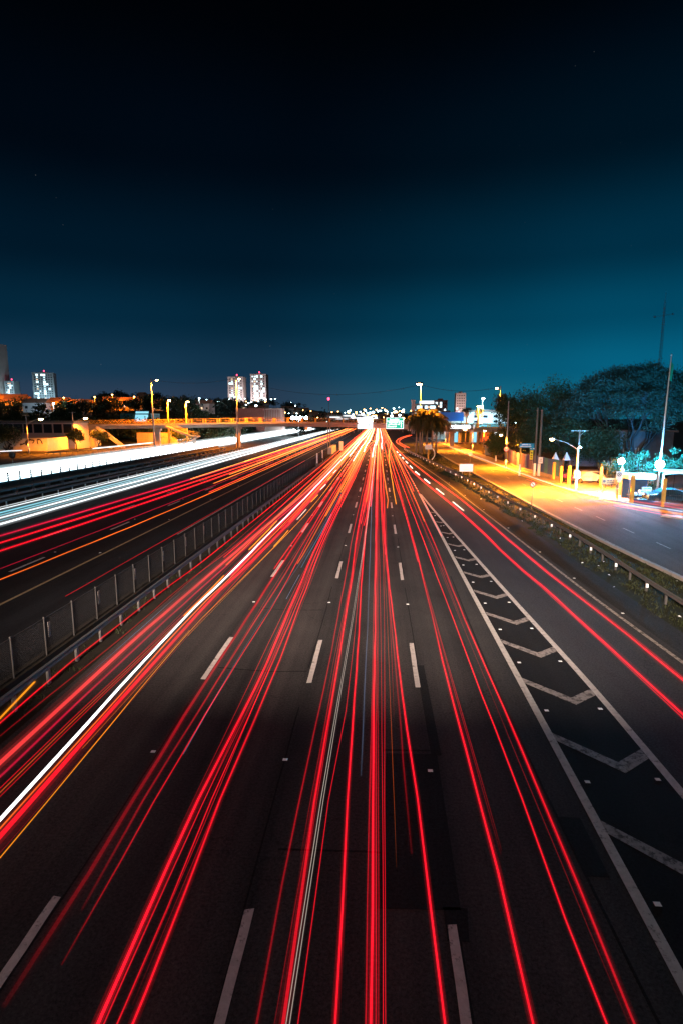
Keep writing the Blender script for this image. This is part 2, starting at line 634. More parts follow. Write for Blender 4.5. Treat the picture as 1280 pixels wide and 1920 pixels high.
road = struct(sheet('main_road', -9.75, lambda y: 4.8 if y < 62 else 4.9, 0, M['asphalt'], -12, 640, 6))
struct(sheet('ramp_road', lambda y: 4.8, lambda y: ramp_edge(y) + .35, -.004, M['asphalt_ramp'], -12, 180, 3))
struct(sheet('paved_shoulder', lambda y: ramp_edge(y) - .2, shoulder, -.012, M['asphalt_old'], -12, 170, 3))
struct(sheet('express_road', -34.6, -12.15, -.01, M['asphalt_dark'], -12, 640, 6))
struct(sheet('oncoming_road', -60.2, -45.4, -.01, M['asphalt_dark'], 20, 640, 6))
svc = struct(sheet('service_road', svc_l, svc_r, -.008, M['asphalt_service'], -6, 258, 2))
struct(sheet('grass_verge', shoulder, svc_l, -.03, M['verge'], -6, 215, 3))
struct(sheet('far_service_road', -80, -66, -.012, M['asphalt_service'], 40, 250, 6))
struct(sheet('far_verge', -66.4, -60.6, -.03, M['verge'], 30, 400, 6))
struct(sheet('median_strip', -12.2, -9.7, -.02, M['soil'], -6, 250, 4))
struct(sheet('barrier_strip', -45.6, -34.5, -.02, M['soil'], 20, 400, 6))

# dark repair patches in the third lane, and their joints
for name, poly in (('repair_patch', [(.28, 13.3), (1.55, 13.35), (1.5, 8.7), (.05, 8.65)]),
                   ('repair_patch', [(1.36, 18.6), (1.62, 18.6), (1.66, 13.3), (1.4, 13.3)]),
                   ('repair_patch', [(1.2, 8.75), (1.62, 8.75), (1.55, 8.1), (1.2, 8.1)]),
                   ('repair_patch', [(3.9, 11.2), (4.35, 11.2), (4.35, 9.6), (3.9, 9.6)])):
    pb = MB().prism(poly, .001, .0045)
    pb.build(name, M['patch'], road)
sheet('gore_surface', lambda y: 4.7, lambda y: max(gore_r(y) - .02, 4.71), .003, M['gore'], 3, 62, 2, road)


# tar-filled joints along the lane edges and across the second lane
def joint(pts, w):
    P = catmull([(x + random.uniform(-.02, .02), y, .0015) for x, y in pts], step=.7)
    P = [p + Vector((random.uniform(-.008, .008), 0, 0)) for p in P]
    MB().sweep(P, [(-w / 2, -.001), (-w / 2, .0012), (w / 2, .0012), (w / 2, -.001)]).build('tar_joint', M['patch'], road)


for x in (-5.5, -2.25, 1.42):
    for k in range(6):
        y = 5 + 12.15 * k
        joint([(x + random.uniform(-.05, .05), y + 1), (x, y + 5), (x + random.uniform(-.05, .05), y + 10.5)], random.choice((.03, .05, .04)))
joint([(-5.3, 24.2), (-4, 24.0), (-2.4, 24.1)], .05)
joint([(-5.4, 18.0), (-3.6, 17.8), (-2.3, 17.9)], .06)
joint([(-1.9, 9.9), (0, 9.95), (.2, 9.9)], .05)
joint([(.2, 13.45), (1.6, 13.5)], .07)
joint([(3.95, 30), (3.8, 16), (4.1, 5)], .05)


# painted markings, worn at the ends; each dash a piece of its own
def dash(x, y0, y1, w=.16, parent=road, z=.004, m='paint'):
    k = 7
    vs = []
    for i in range(k + 1):
        y = y0 + (y1 - y0) * i / k
        for sx in (-1, 1):
            vs.append((sx * w / 2 + random.uniform(-.008, .008), y - y0 + (random.uniform(-.03, .03) if i in (0, k) else 0), 0))
    n = len(vs)
    vs += [(a, b_, .004) for a, b_, c in vs]
    fs = [(n + 2 * i, n + 2 * i + 1, n + 2 * i + 3, n + 2 * i + 2) for i in range(k)]
    fs += [(2 * i, n + 2 * i, n + 2 * i + 2, 2 * i + 2) for i in range(k)] + [(2 * i + 1, 2 * i + 3, n + 2 * i + 3, n + 2 * i + 1) for i in range(k)]
    fs += [(0, 1, n + 1, n), (2 * k, n + 2 * k, n + 2 * k + 1, 2 * k + 1)]
    b = MB().add(vs, fs)
    return b.build('lane_dash', M[m], parent, loc=(x, y0, z - .003))


for x, off in ((-5.62, .15), (-2.14, .1), (1.31, 0)):
    for k in range(-1, 22):
        y0 = 16.95 + off + 12.15 * k
        dash(x, y0, y0 + 3.6)
for k in range(0, 14):
    dash(-20.3, 17.3 + 12.05 * k, 20.6 + 12.05 * k, .17)
    if k > 0:
        dash(-23.8, 14.3 + 12.05 * k, 17.6 + 12.05 * k, .17)


def line_strip(name, pts, w, parent, z=.005, m='paint'):
    pts = catmull([(p[0], p[1], z) for p in pts], step=1.5)
    b = MB()
    b.sweep(pts, [(-w / 2, -.003), (-w / 2, .0015), (w / 2, .0015), (w / 2, -.003)])
    return b.build(name, M[m], parent)


line_strip('gore_line', [(4.66, 3), (4.65, 16), (4.61, 30), (4.6, 64)], .2, road)
line_strip('gore_line', [(gore_r(y), y) for y in (3, 8, 12, 17.3, 24, 30, 38, 46, 54, 63.5)], .2, road)
line_strip('edge_line', [(ramp_edge(y), y) for y in (4, 10, 18, 28, 42, 58, 75, 95, 125, 150)], .15, road, z=.004, m='paint_thin')
for k in range(26):
    dash(4.62, 66 + k * 2.6, 67.3 + k * 2.6, .14)
line_strip('edge_line', [(-17.15, 5), (-17.15, 30), (-17.2, 90), (-17.2, 300)], .16, road, z=.002, m='yellow_line')
line_strip('edge_line', [(-14.6, 40), (-14.6, 120), (-14.6, 300)], .12, road, z=.002, m='paint_thin')

cy = [7.7, 11.15, 14.55, 17.85, 21.15, 24.3, 27.6, 31.0, 34.5, 38.2, 42.2, 46.6, 51.4]
for y in cy:
    xr = gore_r(y - .7) - .1
    xl = 4.75
    xv = xl + (xr - xl) * .6
    dv = 1.28 * min(1, (xr - xl) / 1.9)
    w = .42
    b = MB()
    b.prism([(xl, y), (xv, y - dv + .02), (xr, y - dv * .5), (xr, y - dv * .5 - w), (xv, y - dv - w), (xl, y - w * .9)][::-1], .003, .0075)
    b.build('chevron_stripe', M['paint_thin'], road)

# reflective road studs
sb = MB()
sb.add([(-.06, -.05, 0), (.06, -.05, 0), (.06, .05, 0), (-.06, .05, 0), (-.05, -.035, .012), (.05, -.035, .012), (.05, .035, .012), (-.05, .035, .012)],
       [(0, 1, 5, 4), (1, 2, 6, 5), (2, 3, 7, 6), (3, 0, 4, 7), (4, 5, 6, 7)])
stud = sb.mesh('road_stud', M['reflect'])
for i, y in enumerate(cy):
    if i % 1 == 0:
        put('road_stud', stud, road, (4.95, y - 2.1 if y > 8 else y - .5, .006))
        put('road_stud', stud, road, (gore_r(y - 1.9) - .3, y - 1.9, .006))
for x in (-5.62, -2.14, 1.31):
    for k in range(0, 9):
        put('road_stud', stud, road, (x + random.uniform(-.1, .1), 12.7 + 12.15 * k + random.uniform(-.3, .3), .006))
for y in (19.5, 24.5, 30, 36, 44, 53, 63, 75):
    put('road_stud', stud, road, (ramp_edge(y) + .3, y, .006))
for x in (-17.35, -20.3):
    for y in (24, 34, 46, 58, 70):
        put('road_stud', stud, road, (x - .1, y, .006))

# service road: kerbs, pavement and markings
def kerb(name, fn, y0, y1, side, m, step=2, h=.14, wd=.16):
    pts = [(fn(y) + side * wd / 2, y, -.03) for y in np.arange(y0, y1, step)]
    b = MB()
    b.sweep(pts, [(-wd / 2, 0), (-wd / 2, h + .02), (-wd / 2 + .02, h + .03), (wd / 2 - .02, h + .03), (wd / 2, h + .02), (wd / 2, 0)])
    return struct(b.build(name, m))


kerb('kerb', svc_l, -4, 214, -1, M['concrete'])
kerb('kerb', svc_r, 58, 258, 1, M['kerb'])
struct(sheet('pavement', lambda y: svc_r(y) + .15, lambda y: svc_r(y) + (3.4 if y > 82 else 3.4 + (82 - y) * .9), .10, M['walk'], 58, 256, 3))
struct(sheet('parking_lot', lambda y: svc_r(y) + .3 if y < 60 else svc_r(y) + 2.6, 70, -.016 + .04, M['walk'], 34, 98, 3))
for y in (37.5, 42.6, 47.9, 53.1, 58.5, 65.5, 73, 81.5, 92, 104, 118, 134, 152, 172):
    x = (svc_l(y) + min(svc_r(y), 22.5)) / 2 + (.2 if y > 60 else .0)
    dash(x, y, y + 1.7 + .006 * y, .12, svc, -.002, 'paint_thin')
line_strip('edge_line', [(svc_l(y) + .35, y) for y in (12, 20, 30, 39, 55, 82, 110, 150)], .13, svc, z=-.001, m='paint_thin')
struct(MB().prism([(22.9, 60.3), (25.6, 58.7), (28.4, 56.2), (28.9, 56.7), (26, 59.9), (23.6, 61.2)], .0, .16).build('traffic_island', M['kerb']))
struct(MB().prism([(24.4, 50.2), (25.2, 50.9), (30, 44.5), (29.4, 44.0)], -.02, .13).build('traffic_island', M['kerb']))
struct(MB().prism([(-60.6, 20), (-60.6, 400), (-60.2, 400), (-60.2, 20)][::-1], -.02, .16).build('kerb', M['concrete']))

# grass along the verges: nobody could count it
def grass(name, pts, h, label):
    n = len(pts)
    p = np.array(pts)
    a = rng.uniform(0, 2 * math.pi, n)
    hh = rng.uniform(.5, 1.3, n) * h
    w = rng.uniform(.006, .014, n) * (1 + p[:, 1] / 25)
    lean = rng.normal(0, .45, (n, 2)) * hh[:, None]
    v = np.zeros((n, 3, 3))
    v[:, 0] = p
    v[:, 1] = p
    v[:, 2] = p
    v[:, 0, 0] -= np.cos(a) * w
    v[:, 0, 1] -= np.sin(a) * w
    v[:, 1, 0] += np.cos(a) * w
    v[:, 1, 1] += np.sin(a) * w
    v[:, 2, :2] += lean
    v[:, 2, 2] += hh
    me = bpy.data.meshes.new(name)
    me.vertices.add(n * 3)
    me.vertices.foreach_set('co', v.ravel())
    me.loops.add(n * 3)
    me.loops.foreach_set('vertex_index', np.arange(n * 3))
    me.polygons.add(n)
    me.polygons.foreach_set('loop_start', np.arange(0, n * 3, 3))
    me.update(calc_edges=True)
    me.materials.append(M['grass'])
    return stuff(put(name, me), label, 'grass')


def clumps(fx, y0, y1, n, per, spread=.16, bias=1.6):
    out = []
    for _ in range(n):
        y = y0 + (y1 - y0) * random.random() ** bias
        l, r = fx(y)
        cx = random.uniform(l, r)
        for _ in range(per):
            out.append((cx + random.gauss(0, spread), y + random.gauss(0, spread * 1.4), -.03))
    return out


grass('grass', clumps(lambda y: (shoulder(y) + .35 + .35 * math.sin(y * .7), svc_l(y) - .3), 14, 150, 1700, 13), .12, 'ragged grass on the verge beside the service road')
grass('grass', clumps(lambda y: (-10.9, -9.9), 8, 90, 160, 8, .07), .13, 'sparse weeds under the median guard rail')
grass('grass', clumps(lambda y: (-66.2, -60.8), 70, 220, 1500, 8, .4, 1.2), .4, 'rough grass on the far verge')

# crumbs of litter on the verge
for i in range(24):
    y = 20 + 45 * random.random() ** 1.5
    x = random.uniform(shoulder(y) - .1, svc_l(y) - .5)
    b = MB()
    s_ = random.uniform(.035, .09)
    vs = [(random.uniform(-1, 1) * s_, random.uniform(-1, 1) * s_, random.uniform(0, .5) * s_) for _ in range(4)]
    b.add([(-s_, -s_ * .6, 0), (s_, -s_ * .5, .02), (s_ * .8, s_ * .7, .05), (-s_ * .7, s_ * .5, .03), (0, 0, s_ * .9)], [(0, 1, 4), (1, 2, 4), (2, 3, 4), (3, 0, 4), (0, 3, 2, 1)])
    o = b.build('litter', M['litter'], None, loc=(x, y, 0.0))
    o.rotation_euler.z = random.uniform(0, 6)
    tag(o, 'pale scrap of litter on the dark grass verge', 'litter', 'litter on the verge')

# ------------------------------------------------------------------ overpass under the photographer and its lamp
ov = thing('overpass', 'concrete overpass on which the photographer stands', 'bridge', (0, 0, 0))
MB().box((-6, -4.2, 6.7), (130, 8.4, .7)).build('deck', M['concrete_d'], ov)  # unseen deck, made deep enough to shade the near lanes
MB().box((-6, .08, 7.33), (130, .16, .55)).build('parapet', M['concrete_d'], ov)
for x in (-62, -36.5, -11, 19, 46):
    MB().box((x, -4.2, 3.1), (1.2, 3.5, 6.5)).build('pier', M['concrete_d'], ov)


def street_lamp(name, label, loc, h, arm, head_z, m_lamp, col, power, r=.12, pole_m='pole', white_base=0, cross=None, group=None, hs=1.0, rad=.18, cone=150):
    """pole with one bent arm; arm = (dx, dy) to the lamp head"""
    t = thing(name, label, 'street lamp', loc, 0, group)
    MB().tube([(0, 0, 0), (0, 0, h * .5), (0, 0, h)], [r, r * .85, r * .6], 10).build('pole', M[pole_m], t, True)
    if white_base:
        MB().cyl((0, 0, .0), (0, 0, white_base), r * 1.04, r * 1.02, 12).build('white_base', M['white'], t, True)
    if arm:
        dx, dy = arm
        z0 = head_z - (.55 if h > head_z else 0)
        z0 = min(z0 - .25 * math.hypot(dx, dy), h - .05)
        MB().tube(catmull([(0, 0, z0), (dx * .45, dy * .45, z0 + (head_z - z0) * .62), (dx, dy, head_z)], per=5), .04 * hs, 6).build('arm', M[pole_m], t, True)
    else:
        dx = dy = 0
    a = math.atan2(dy, dx) if arm else 0
    hd = MB()
    hd.tube([(-.35 * hs, 0, 0), (-.2 * hs, 0, .03), (.15 * hs, 0, .05), (.38 * hs, 0, .0)], [.05 * hs, .12 * hs, .14 * hs, .05 * hs], 8, ell=(1, .7))
    ho = hd.build('lamp_head', M['steel_d'], t, True, (dx, dy, head_z + .05))
    ho.rotation_euler.z = a
    bl = MB()
    bl.tube([(-.2 * hs, 0, -.03), (-.1 * hs, 0, -.09), (.12 * hs, 0, -.1), (.25 * hs, 0, -.03)], [.05 * hs, .12 * hs, .12 * hs, .05 * hs], 8)
    bo = bl.build('lamp_glass', m_lamp, t, True, (dx, dy, head_z - .03 * hs))
    bo.rotation_euler.z = a
    if cross:
        MB().box((0, 0, h - .12), (cross, .09, .09)).build('cross_arm', M[pole_m], t)
        MB().tube([(0, 0, h - .7), (cross * .32, 0, h - .14)], .02, 5).build('brace', M[pole_m], t)
    if power:
        ld = bpy.data.lights.new('lamp_light', 'SPOT')      # cut-off lantern: it shines down, not sideways
        ld.energy = power * 1.25
        ld.color = col
        ld.spot_size = R(cone)
        ld.spot_blend = .45
        ld.shadow_soft_size = rad
        lo = bpy.data.objects.new('lamp_light', ld)
        COL.objects.link(lo)
        lo.parent = t
        lo.location = (dx, dy, head_z - .28 * hs)
    return t


nl = street_lamp('street_lamp', 'tall street lamp behind the overpass, lighting the near lanes', (-12.8, -24.0, 0), 18.6, (4.4, 0), 18.4, M['lamp_white'], (1, .80, .66), 0, .16, hs=1.6, rad=.8)
# its shielded lantern throws the light down and forward onto the lanes only
sd = bpy.data.lights.new('lamp_light', 'SPOT')
sd.energy = 430000
sd.color = (1, .78, .64)
sd.spot_size = R(47)
sd.spot_blend = .9
sd.shadow_soft_size = 2.6
so = bpy.data.objects.new('lamp_light', sd)
COL.objects.link(so)
so.parent = nl
so.location = (4.4, 0, 17.6)
so.rotation_euler = (Vector((1, 24, 0)) - Vector((-8.4, -24, 17.6))).to_track_quat('-Z', 'Y').to_euler()
# ------------------------------------------------------------------ guard rails and median fence
def guard_rail(name, label, path, post_step, face, h=.62, refl=True, mrail='steel_d', post_m='white', y_hi=1e9):
    """W-beam rail along a path; face = +1/-1 side that the traffic sees"""
    t = thing(name, label, 'guard rail', (0, 0, 0))
    pts = catmull(path, step=2.0)
    prof = [(0, -.16), (.045, -.11), (.045, -.06), (0, -.01), (0, .01), (.045, .06), (.045, .11), (0, .16), (-.006, .16), (.036, .105), (.036, .065), (-.008, .012), (-.008, -.012), (.036, -.065), (.036, -.105), (-.006, -.16)]
    prof = [(a * face, z * .8 + h) for a, z in prof]
    MB().sweep(pts, prof).build('rail_beam', M[mrail], t, True)
    pm = MB().box((0, 0, h / 2 - .05), (.11, .09, h + .16)).mesh('post', M[post_m])
    rm = MB().box((0, 0, 0), (.13, .02, .2)).mesh('reflector', M['reflect'])
    L = 0
    acc = 0
    for a, b_ in zip(pts, pts[1:]):
        d = (b_ - a)
        seg = d.length
        while acc <= seg:
            p = a + d * (acc / seg)
            if p.y < y_hi:
                n = Vector((d.y, -d.x, 0)).normalized()
                q = p - n * face * .075
                put('post', pm, t, (q.x, q.y, 0), math.atan2(d.y, d.x))
                if refl and L % 2 == 0 and p.y > 12:
                    put('reflector', rm, t, (q.x, q.y - .085, h - .3), 0)
            L += 1
            acc += post_step
        acc -= seg
    return t


guard_rail('guard_rail', 'grey steel guard rail along the median, left of the main lanes', [(-10.35, 6, 0), (-10.4, 20, 0), (-10.35, 35, 0), (-10.2, 60, 0), (-9.95, 95, 0), (-9.8, 138, 0)], 1.75, 1, refl=False, mrail='steel_d', post_m='steel')
guard_rail('guard_rail', 'dark steel guard rail with white reflectors beside the service road', [(13.05, 4, 0), (13.1, 24.5, 0), (13.3, 34, 0), (13.25, 43.7, 0), (12.5, 57, 0), (11.75, 75, 0), (10.75, 90, 0), (9.2, 112, 0), (7.3, 138, 0), (6.6, 155, 0)], 2.0, -1, h=.58, post_m='steel_d')
guard_rail('guard_rail', 'steel guard rail left of the white headlight streaks', [(-35.6, 40, 0), (-35.6, 90, 0), (-35.8, 150, 0)], 3.0, 1, refl=False, mrail='steel')
guard_rail('guard_rail', 'low guard rail on the far side by the graffiti wall', [(-75.5, 126, 0), (-73, 134, 0), (-70.5, 146, 0)], 1.8, 1, h=.6, refl=False, mrail='steel_d', post_m='steel_d')

# chain-link fence with posts on a concrete plinth
fn = thing('median_fence', 'chain-link fence on steel posts down the median', 'fence', (0, 0, 0))
fx = interp([(-11.45, 0), (-11.4, 30), (-11.3, 60), (-11.1, 100), (-11.0, 140)])
y_f = [7.2 + 1.8 * k for k in range(66)]
MB().sweep([(fx(y), y, -.02) for y in np.arange(4, 132, 2)], [(-.12, 0), (-.12, .3), (.12, .3), (.12, 0)]).build('plinth', M['soil'], fn)
pm = MB().cyl((0, 0, .25), (0, 0, 1.62), .03, .028, 7).cyl((0, 0, 1.62), (0, 0, 1.66), .038, .02, 7).mesh('post', M['steel_d'])
wire = MB()
stp = .075
hgt, wid = 1.25, 1.8
k = -hgt
while k < wid:
    for sgn in (1, -1):
        a0, a1 = max(k, 0), min(k + hgt, wid)
        if a1 - a0 > .02:
            z0, z1 = a0 - k, a1 - k
            if sgn < 0:
                a0, a1 = wid - a0, wid - a1
            wire.tube([(0, a0, .33 + z0), (0, a1, .33 + z1)], 0.0032, 3, cap=False)
    k += stp
wire.tube([(0, 0, 1.6), (0, wid, 1.6)], .012, 5, cap=False)
wm = wire.mesh('wire_mesh', M['wire'])
plm = MB().box((0, 0, 0), (.02, .13, .55)).mesh('glare_plate', M['concrete'])
for i, y in enumerate(y_f):
    put('post', pm, fn, (fx(y), y, 0))
    if i < len(y_f) - 1:
        o = put('wire_mesh', wm, fn, (fx(y), y, 0))
    if i % 2 == 0:
        put('glare_plate', plm, fn, (fx(y) - .1, y + .45, 1.05))

# concrete barrier with a dark railing between the express and the oncoming lanes
br = thing('barrier', 'long concrete barrier topped by a dark railing beside the white headlight band', 'barrier', (0, 0, 0))
for k in range(34):
    y = 50 + k * 3.2
    MB().prism([(-.3, 0), (.3, 0), (.12, .3), (.1, .85), (-.1, .85), (-.12, .3)], 0, 3.1).mesh
bpr = MB().sweep([(0, 0, 0), (0, 3.0, 0)], [(-.32, 0), (-.14, .3), (-.1, .9), (.1, .9), (.14, .3), (.32, 0)]).mesh('barrier_block', M['concrete_d'])
for k in range(34):
    put('barrier_block', bpr, br, (-44.6, 52 + k * 3.1, -.02))
rp = MB().box((0, 0, 1.35), (.13, .13, 1.2)).mesh('post', M['steel_d'])
for k in range(45):
    put('post', rp, br, (-44.6, 52 + k * 2.3, 0))
for z in (1.25, 1.55, 1.85):
    MB().cyl((-44.6, 52, z), (-44.6, 156, z), .045, .045, 6).build('rail', M['steel_d'], br)
br2 = thing('barrier', 'second low concrete barrier with open slots, nearer the express lanes', 'barrier', (0, 0, 0))
bm_ = MB()
bm_.box((0, 1.5, .12), (.3, 3.0, .24)).box((0, 1.5, .72), (.3, 3.0, .24)).box((0, .12, .42), (.28, .22, .4)).box((0, 2.88, .42), (.28, .22, .4))
bs = bm_.mesh('barrier_block', M['concrete'])
for k in range(32):
    put('barrier_block', bs, br2, (-40.3, 48 + k * 3.15, -.02))

# concrete end block and white marker where the median begins
eb = thing('median_block', 'pale concrete block at the end of the median fence', 'barrier', (-11.4, 134, 0))
MB().sweep([(0, 0, 0), (0, 14, 0)], [(-.5, 0), (-.45, 1.6), (.45, 1.6), (.5, 0)]).build('block', M['cream'], eb)
MB().box((1.6, 15.5, 1.2), (.9, .25, 2.4)).build('marker_panel', M['white'], eb)
for y, x, h in ((98.5, -10.6, 2.4), (112, -11.0, 2.2)):
    mk = thing('marker_post', 'white marker post on the median, ' + ('nearer one' if y < 100 else 'farther one') + ' before the concrete block', 'post', (x, y, 0))
    MB().cyl((0, 0, 0), (0, 0, h), .12, .11, 10).build('shaft', M['white'], mk, True)
    MB().box((0, 0, h * .2), (.5, .5, .4)).build('base', M['concrete_d'], mk)

# ------------------------------------------------------------------ footbridge
fb = thing('footbridge', 'orange-lit concrete footbridge with yellow railing crossing the whole highway', 'bridge', (0, 0, 0))
BP = [(-86, 161.0, 5.5), (-62, 162.0, 5.75), (-41, 164.5, 6.1), (-23, 166.5, 6.2), (-5, 169, 5.95), (10, 171.5, 5.35), (22, 174, 4.75), (36, 176, 4.35), (46, 177.5, 4.1)]
bpath = catmull(BP, step=1.5)
MB().sweep(bpath, [(-1.5, .7), (-1.5, 1.1), (1.5, 1.1), (1.5, .7), (.7, .6), (.6, -.25), (-.6, -.25), (-.7, .6)]).build('deck', M['bridge'], fb)


def along(path, step):
    acc = 0
    for a, b_ in zip(path, path[1:]):
        d = b_ - a
        while acc <= d.length:
            yield a + d * (acc / d.length), math.atan2(d.y, d.x)
            acc += step
        acc -= d.length


for side in (-1.4, 1.4):
    sidepath = []
    for i, p in enumerate(bpath):
        d = bpath[min(i + 1, len(bpath) - 1)] - bpath[max(i - 1, 0)]
        n = Vector((d.y, -d.x, 0)).normalized()
        sidepath.append(p + n * side)
    for z in (2.25, 1.75, 1.3):
        MB().tube([p + Vector((0, 0, z)) for p in sidepath], .055 if z > 2 else .035, 6).build('rail', M['rail_yellow'], fb, True)
    post = MB().box((0, 0, .6), (.34, .1, 1.2)).mesh('railing_post', M['rail_yellow'])
    truss = MB()
    truss.tube([(0, 0, .2), (1.0, 0, 1.1)], .045, 5).tube([(1.0, 0, 1.1), (2.0, 0, .2)], .045, 5)
    tm = truss.mesh('lattice', M['rail_yellow'])
    for i, (p, a) in enumerate(along(sidepath, 2.0)):
        if p.x < -58:
            put('lattice', tm, fb, (p.x, p.y, p.z + 1.08), a)
        elif i % 2 == 0:
            put('railing_post', post, fb, (p.x, p.y, p.z + 1.08), a)
for x, y, zt in ((-82.5, 161.2, 5.3), (-63.5, 162, 5.5), (-40.6, 164.6, 5.9), (21.9, 174, 4.6), (37, 176.2, 4.1)):
    b = MB()
    b.box((0, 0, zt / 2 - .1), (1.25, .9, zt)).box((0, 0, zt - .35), (2.0, 1.5, .5))
    b.build('pier', M['bridge'], fb, loc=(x, y, 0))
# stair down to the far verge
st = MB()
st.sweep([(-60, 160.2, 5.9), (-53, 158, 3.4), (-50, 157.5, 3.2)], [(-.9, 0), (-.9, .35), (.9, .35), (.9, 0)])
st.build('stair_flight', M['bridge'], fb)
st = MB()
st.sweep([(-50, 157.5, 3.2), (-56, 155.2, .0)], [(-.9, 0), (-.9, .35), (.9, .35), (.9, 0)])
st.build('stair_flight', M['bridge'], fb)
for s_ in (-.85, .85):
    for z in (.9, 1.35):
        MB().tube([(-60, 160.2 + s_, 5.9 + z), (-53, 158 + s_, 3.4 + z), (-50, 157.5 + s_, 3.2 + z), (-56, 155.2 + s_, z)], .05, 6).build('stair_rail', M['rail_yellow'], fb)
MB().box((-51.5, 157.8, 1.6), (.8, .8, 3.2)).build('pier', M['bridge'], fb)
st = MB()
st.sweep([(-80, 159.6, 5.6), (-72, 157.5, .2)], [(-.9, 0), (-.9, .5), (.9, .5), (.9, 0)])
st.build('stair_flight', M['bridge'], fb)


# ------------------------------------------------------------------ overhead signs on the footbridge
def text_bar(b, x, z, w, h, dens=.75, y=-.055, mi=0):
    """one line of lettering too blurred to read: short blocks of uneven width"""
    c = x
    while c < x + w:
        k = random.uniform(.5, 1.3) * h * .62
        k = min(k, x + w - c)
        if random.random() < dens and k > .03:
            hh = h * random.choice((.72, .72, 1.0))
            b.box((c + k / 2, y, z + hh / 2), (k * .82, .02, hh), mi=mi)
        c += k


sg = thing('overhead_sign', 'overexposed white highway sign hanging on the footbridge', 'sign', (-4.0, 167.4, 6.95))
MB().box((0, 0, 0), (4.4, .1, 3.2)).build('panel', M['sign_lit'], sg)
b = MB()
for x, z, w, h in ((-1.7, .95, .25, .12), (-1.75, .35, .3, .16), (-.75, .05, .3, .25), (-1.55, -.55, .35, .4), (1.25, -.5, .25, .9)):
    b.box((x, -.06, z), (w, .02, h))
b.build('lettering', M['green_sign'], sg)
for x in (-1.6, 1.6):
    MB().box((x, .25, -.4), (.12, .4, 2.6)).build('bracket', M['steel_d'], sg)
sg = thing('overhead_sign', 'green highway sign with white lettering and an arrow beside the palms', 'sign', (4.65, 168.2, 6.95))
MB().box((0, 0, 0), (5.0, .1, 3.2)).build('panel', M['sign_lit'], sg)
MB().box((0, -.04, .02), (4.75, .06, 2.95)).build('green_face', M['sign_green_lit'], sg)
b = MB()
b.box((0, -.08, .62), (4.75, .03, .16))
text_bar(b, -1.55, .85, 2.7, .42, .9, -.08)
text_bar(b, -1.9, .1, 3.3, .38, .9, -.08)
text_bar(b, -2.1, -.5, 3.4, .42, .9, -.08)
text_bar(b, -2.1, -1.15, 2.6, .42, .9, -.08)
b.build('lettering', M['sign_lit'], sg)
b = MB()
b.add([(1.5, -.09, -.1), (2.05, -.09, -.1), (1.78, -.09, .35), (1.68, -.09, -.1), (1.88, -.09, -.1), (1.88, -.09, -1.2), (1.68, -.09, -1.2)], [(0, 1, 2), (3, 6, 5, 4)])
b.build('arrow', M['sign_lit'], sg)
MB().box((0, .3, -1.75), (4.6, .3, .3)).build('catwalk', M['steel_d'], sg)
sg = thing('lit_shop_sign', 'glowing white lettered sign on the right end of the footbridge', 'sign', (24.3, 172.6, 5.85))
b = MB()
for i in range(9):
    x = -3 + i * .66
    b.box((x, 0, random.uniform(-.04, .06)), (.5, .14, random.uniform(1.0, 1.25)))
    b.tube([(x + .33, -.02, -.35), (x + .33, -.02, .3)], .2, 8)
b.box((3.6, 0, .05), (.35, .14, 1.1))
b.build('letters', M['sign_lit'], sg)
MB().box((0, .12, 0), (7.6, .06, 1.5)).build('backing', M['steel_d'], sg)


def round_sign(name, label, loc, r, pole_h, kind='limit', rz=0):
    t = thing(name, label, 'sign', loc, rz)
    if pole_h:
        MB().cyl((0, 0, 0), (0, 0, pole_h), .035, .032, 8).build('post', M['pole'], t, True)
    d = MB().cyl((0, .0, pole_h), (0, -.03, pole_h), r, r, 24)
    d.build('rim', M['red_sign'] if kind != 'stop' else M['black'], t)
    MB().cyl((0, -.03, pole_h), (0, -.04, pole_h), r * .78, r * .78, 24).build('face', M['white'], t)
    if kind == 'limit':
        b = MB()
        for s_ in (-.3, .3):
            for a in range(12):
                t0, t1 = a * math.pi / 6, (a + 1) * math.pi / 6
                b.box((s_ * r + math.cos(t0) * r * .17, -.045, pole_h + math.sin(t0) * r * .32), (r * .14, .01, r * .14))
        b.build('figures', M['black'], t)
    else:
        b = MB()
        q = r * .82
        for s_ in (1,):
            b.add([(-q * .78, -.046, pole_h + q * .62), (-q * .62, -.046, pole_h + q * .78), (q * .78, -.046, pole_h - q * .62), (q * .62, -.046, pole_h - q * .78)], [(0, 1, 2, 3)])
        b.build('slash', M['black'], t)
    return t


round_sign('prohibition_sign', 'round sign with a black diagonal slash on a thin post by the service road', (14.25, 53.4, 0), .27, 2.35, 'slash')
round_sign('speed_sign', 'small round red-rimmed sign on the white-based pole before the purple fence', (21.35, 97.6, 3.25), .42, 0)
round_sign('speed_sign', 'small round sign hung below the glowing shop sign', (27.3, 171.9, 4.35), .55, 0)
round_sign('speed_sign', 'round sign hung under the footbridge over the white headlight streaks', (-20.8, 165.3, 5.4), .5, 0)
t = thing('round_board', 'pale round board on a thin pole at the left kerb of the service road', 'sign', (17.3, 109.5, 0))
MB().cyl((0, 0, 0), (0, 0, 1.7), .03, .03, 6).build('post', M['pole'], t)
MB().cyl((0, 0, 1.7), (0, -.05, 1.7), .38, .38, 20).build('disc', M['white'], t)
t = thing('round_board', 'back of a dark round sign on the far left verge', 'sign', (-66.9, 100.5, 0))
MB().cyl((0, 0, 0), (0, 0, 1.6), .05, .05, 6).build('post', M['pole'], t)
MB().cyl((0, 0, 1.7), (0, -.05, 1.7), .62, .62, 20).build('disc', M['steel_d'], t)

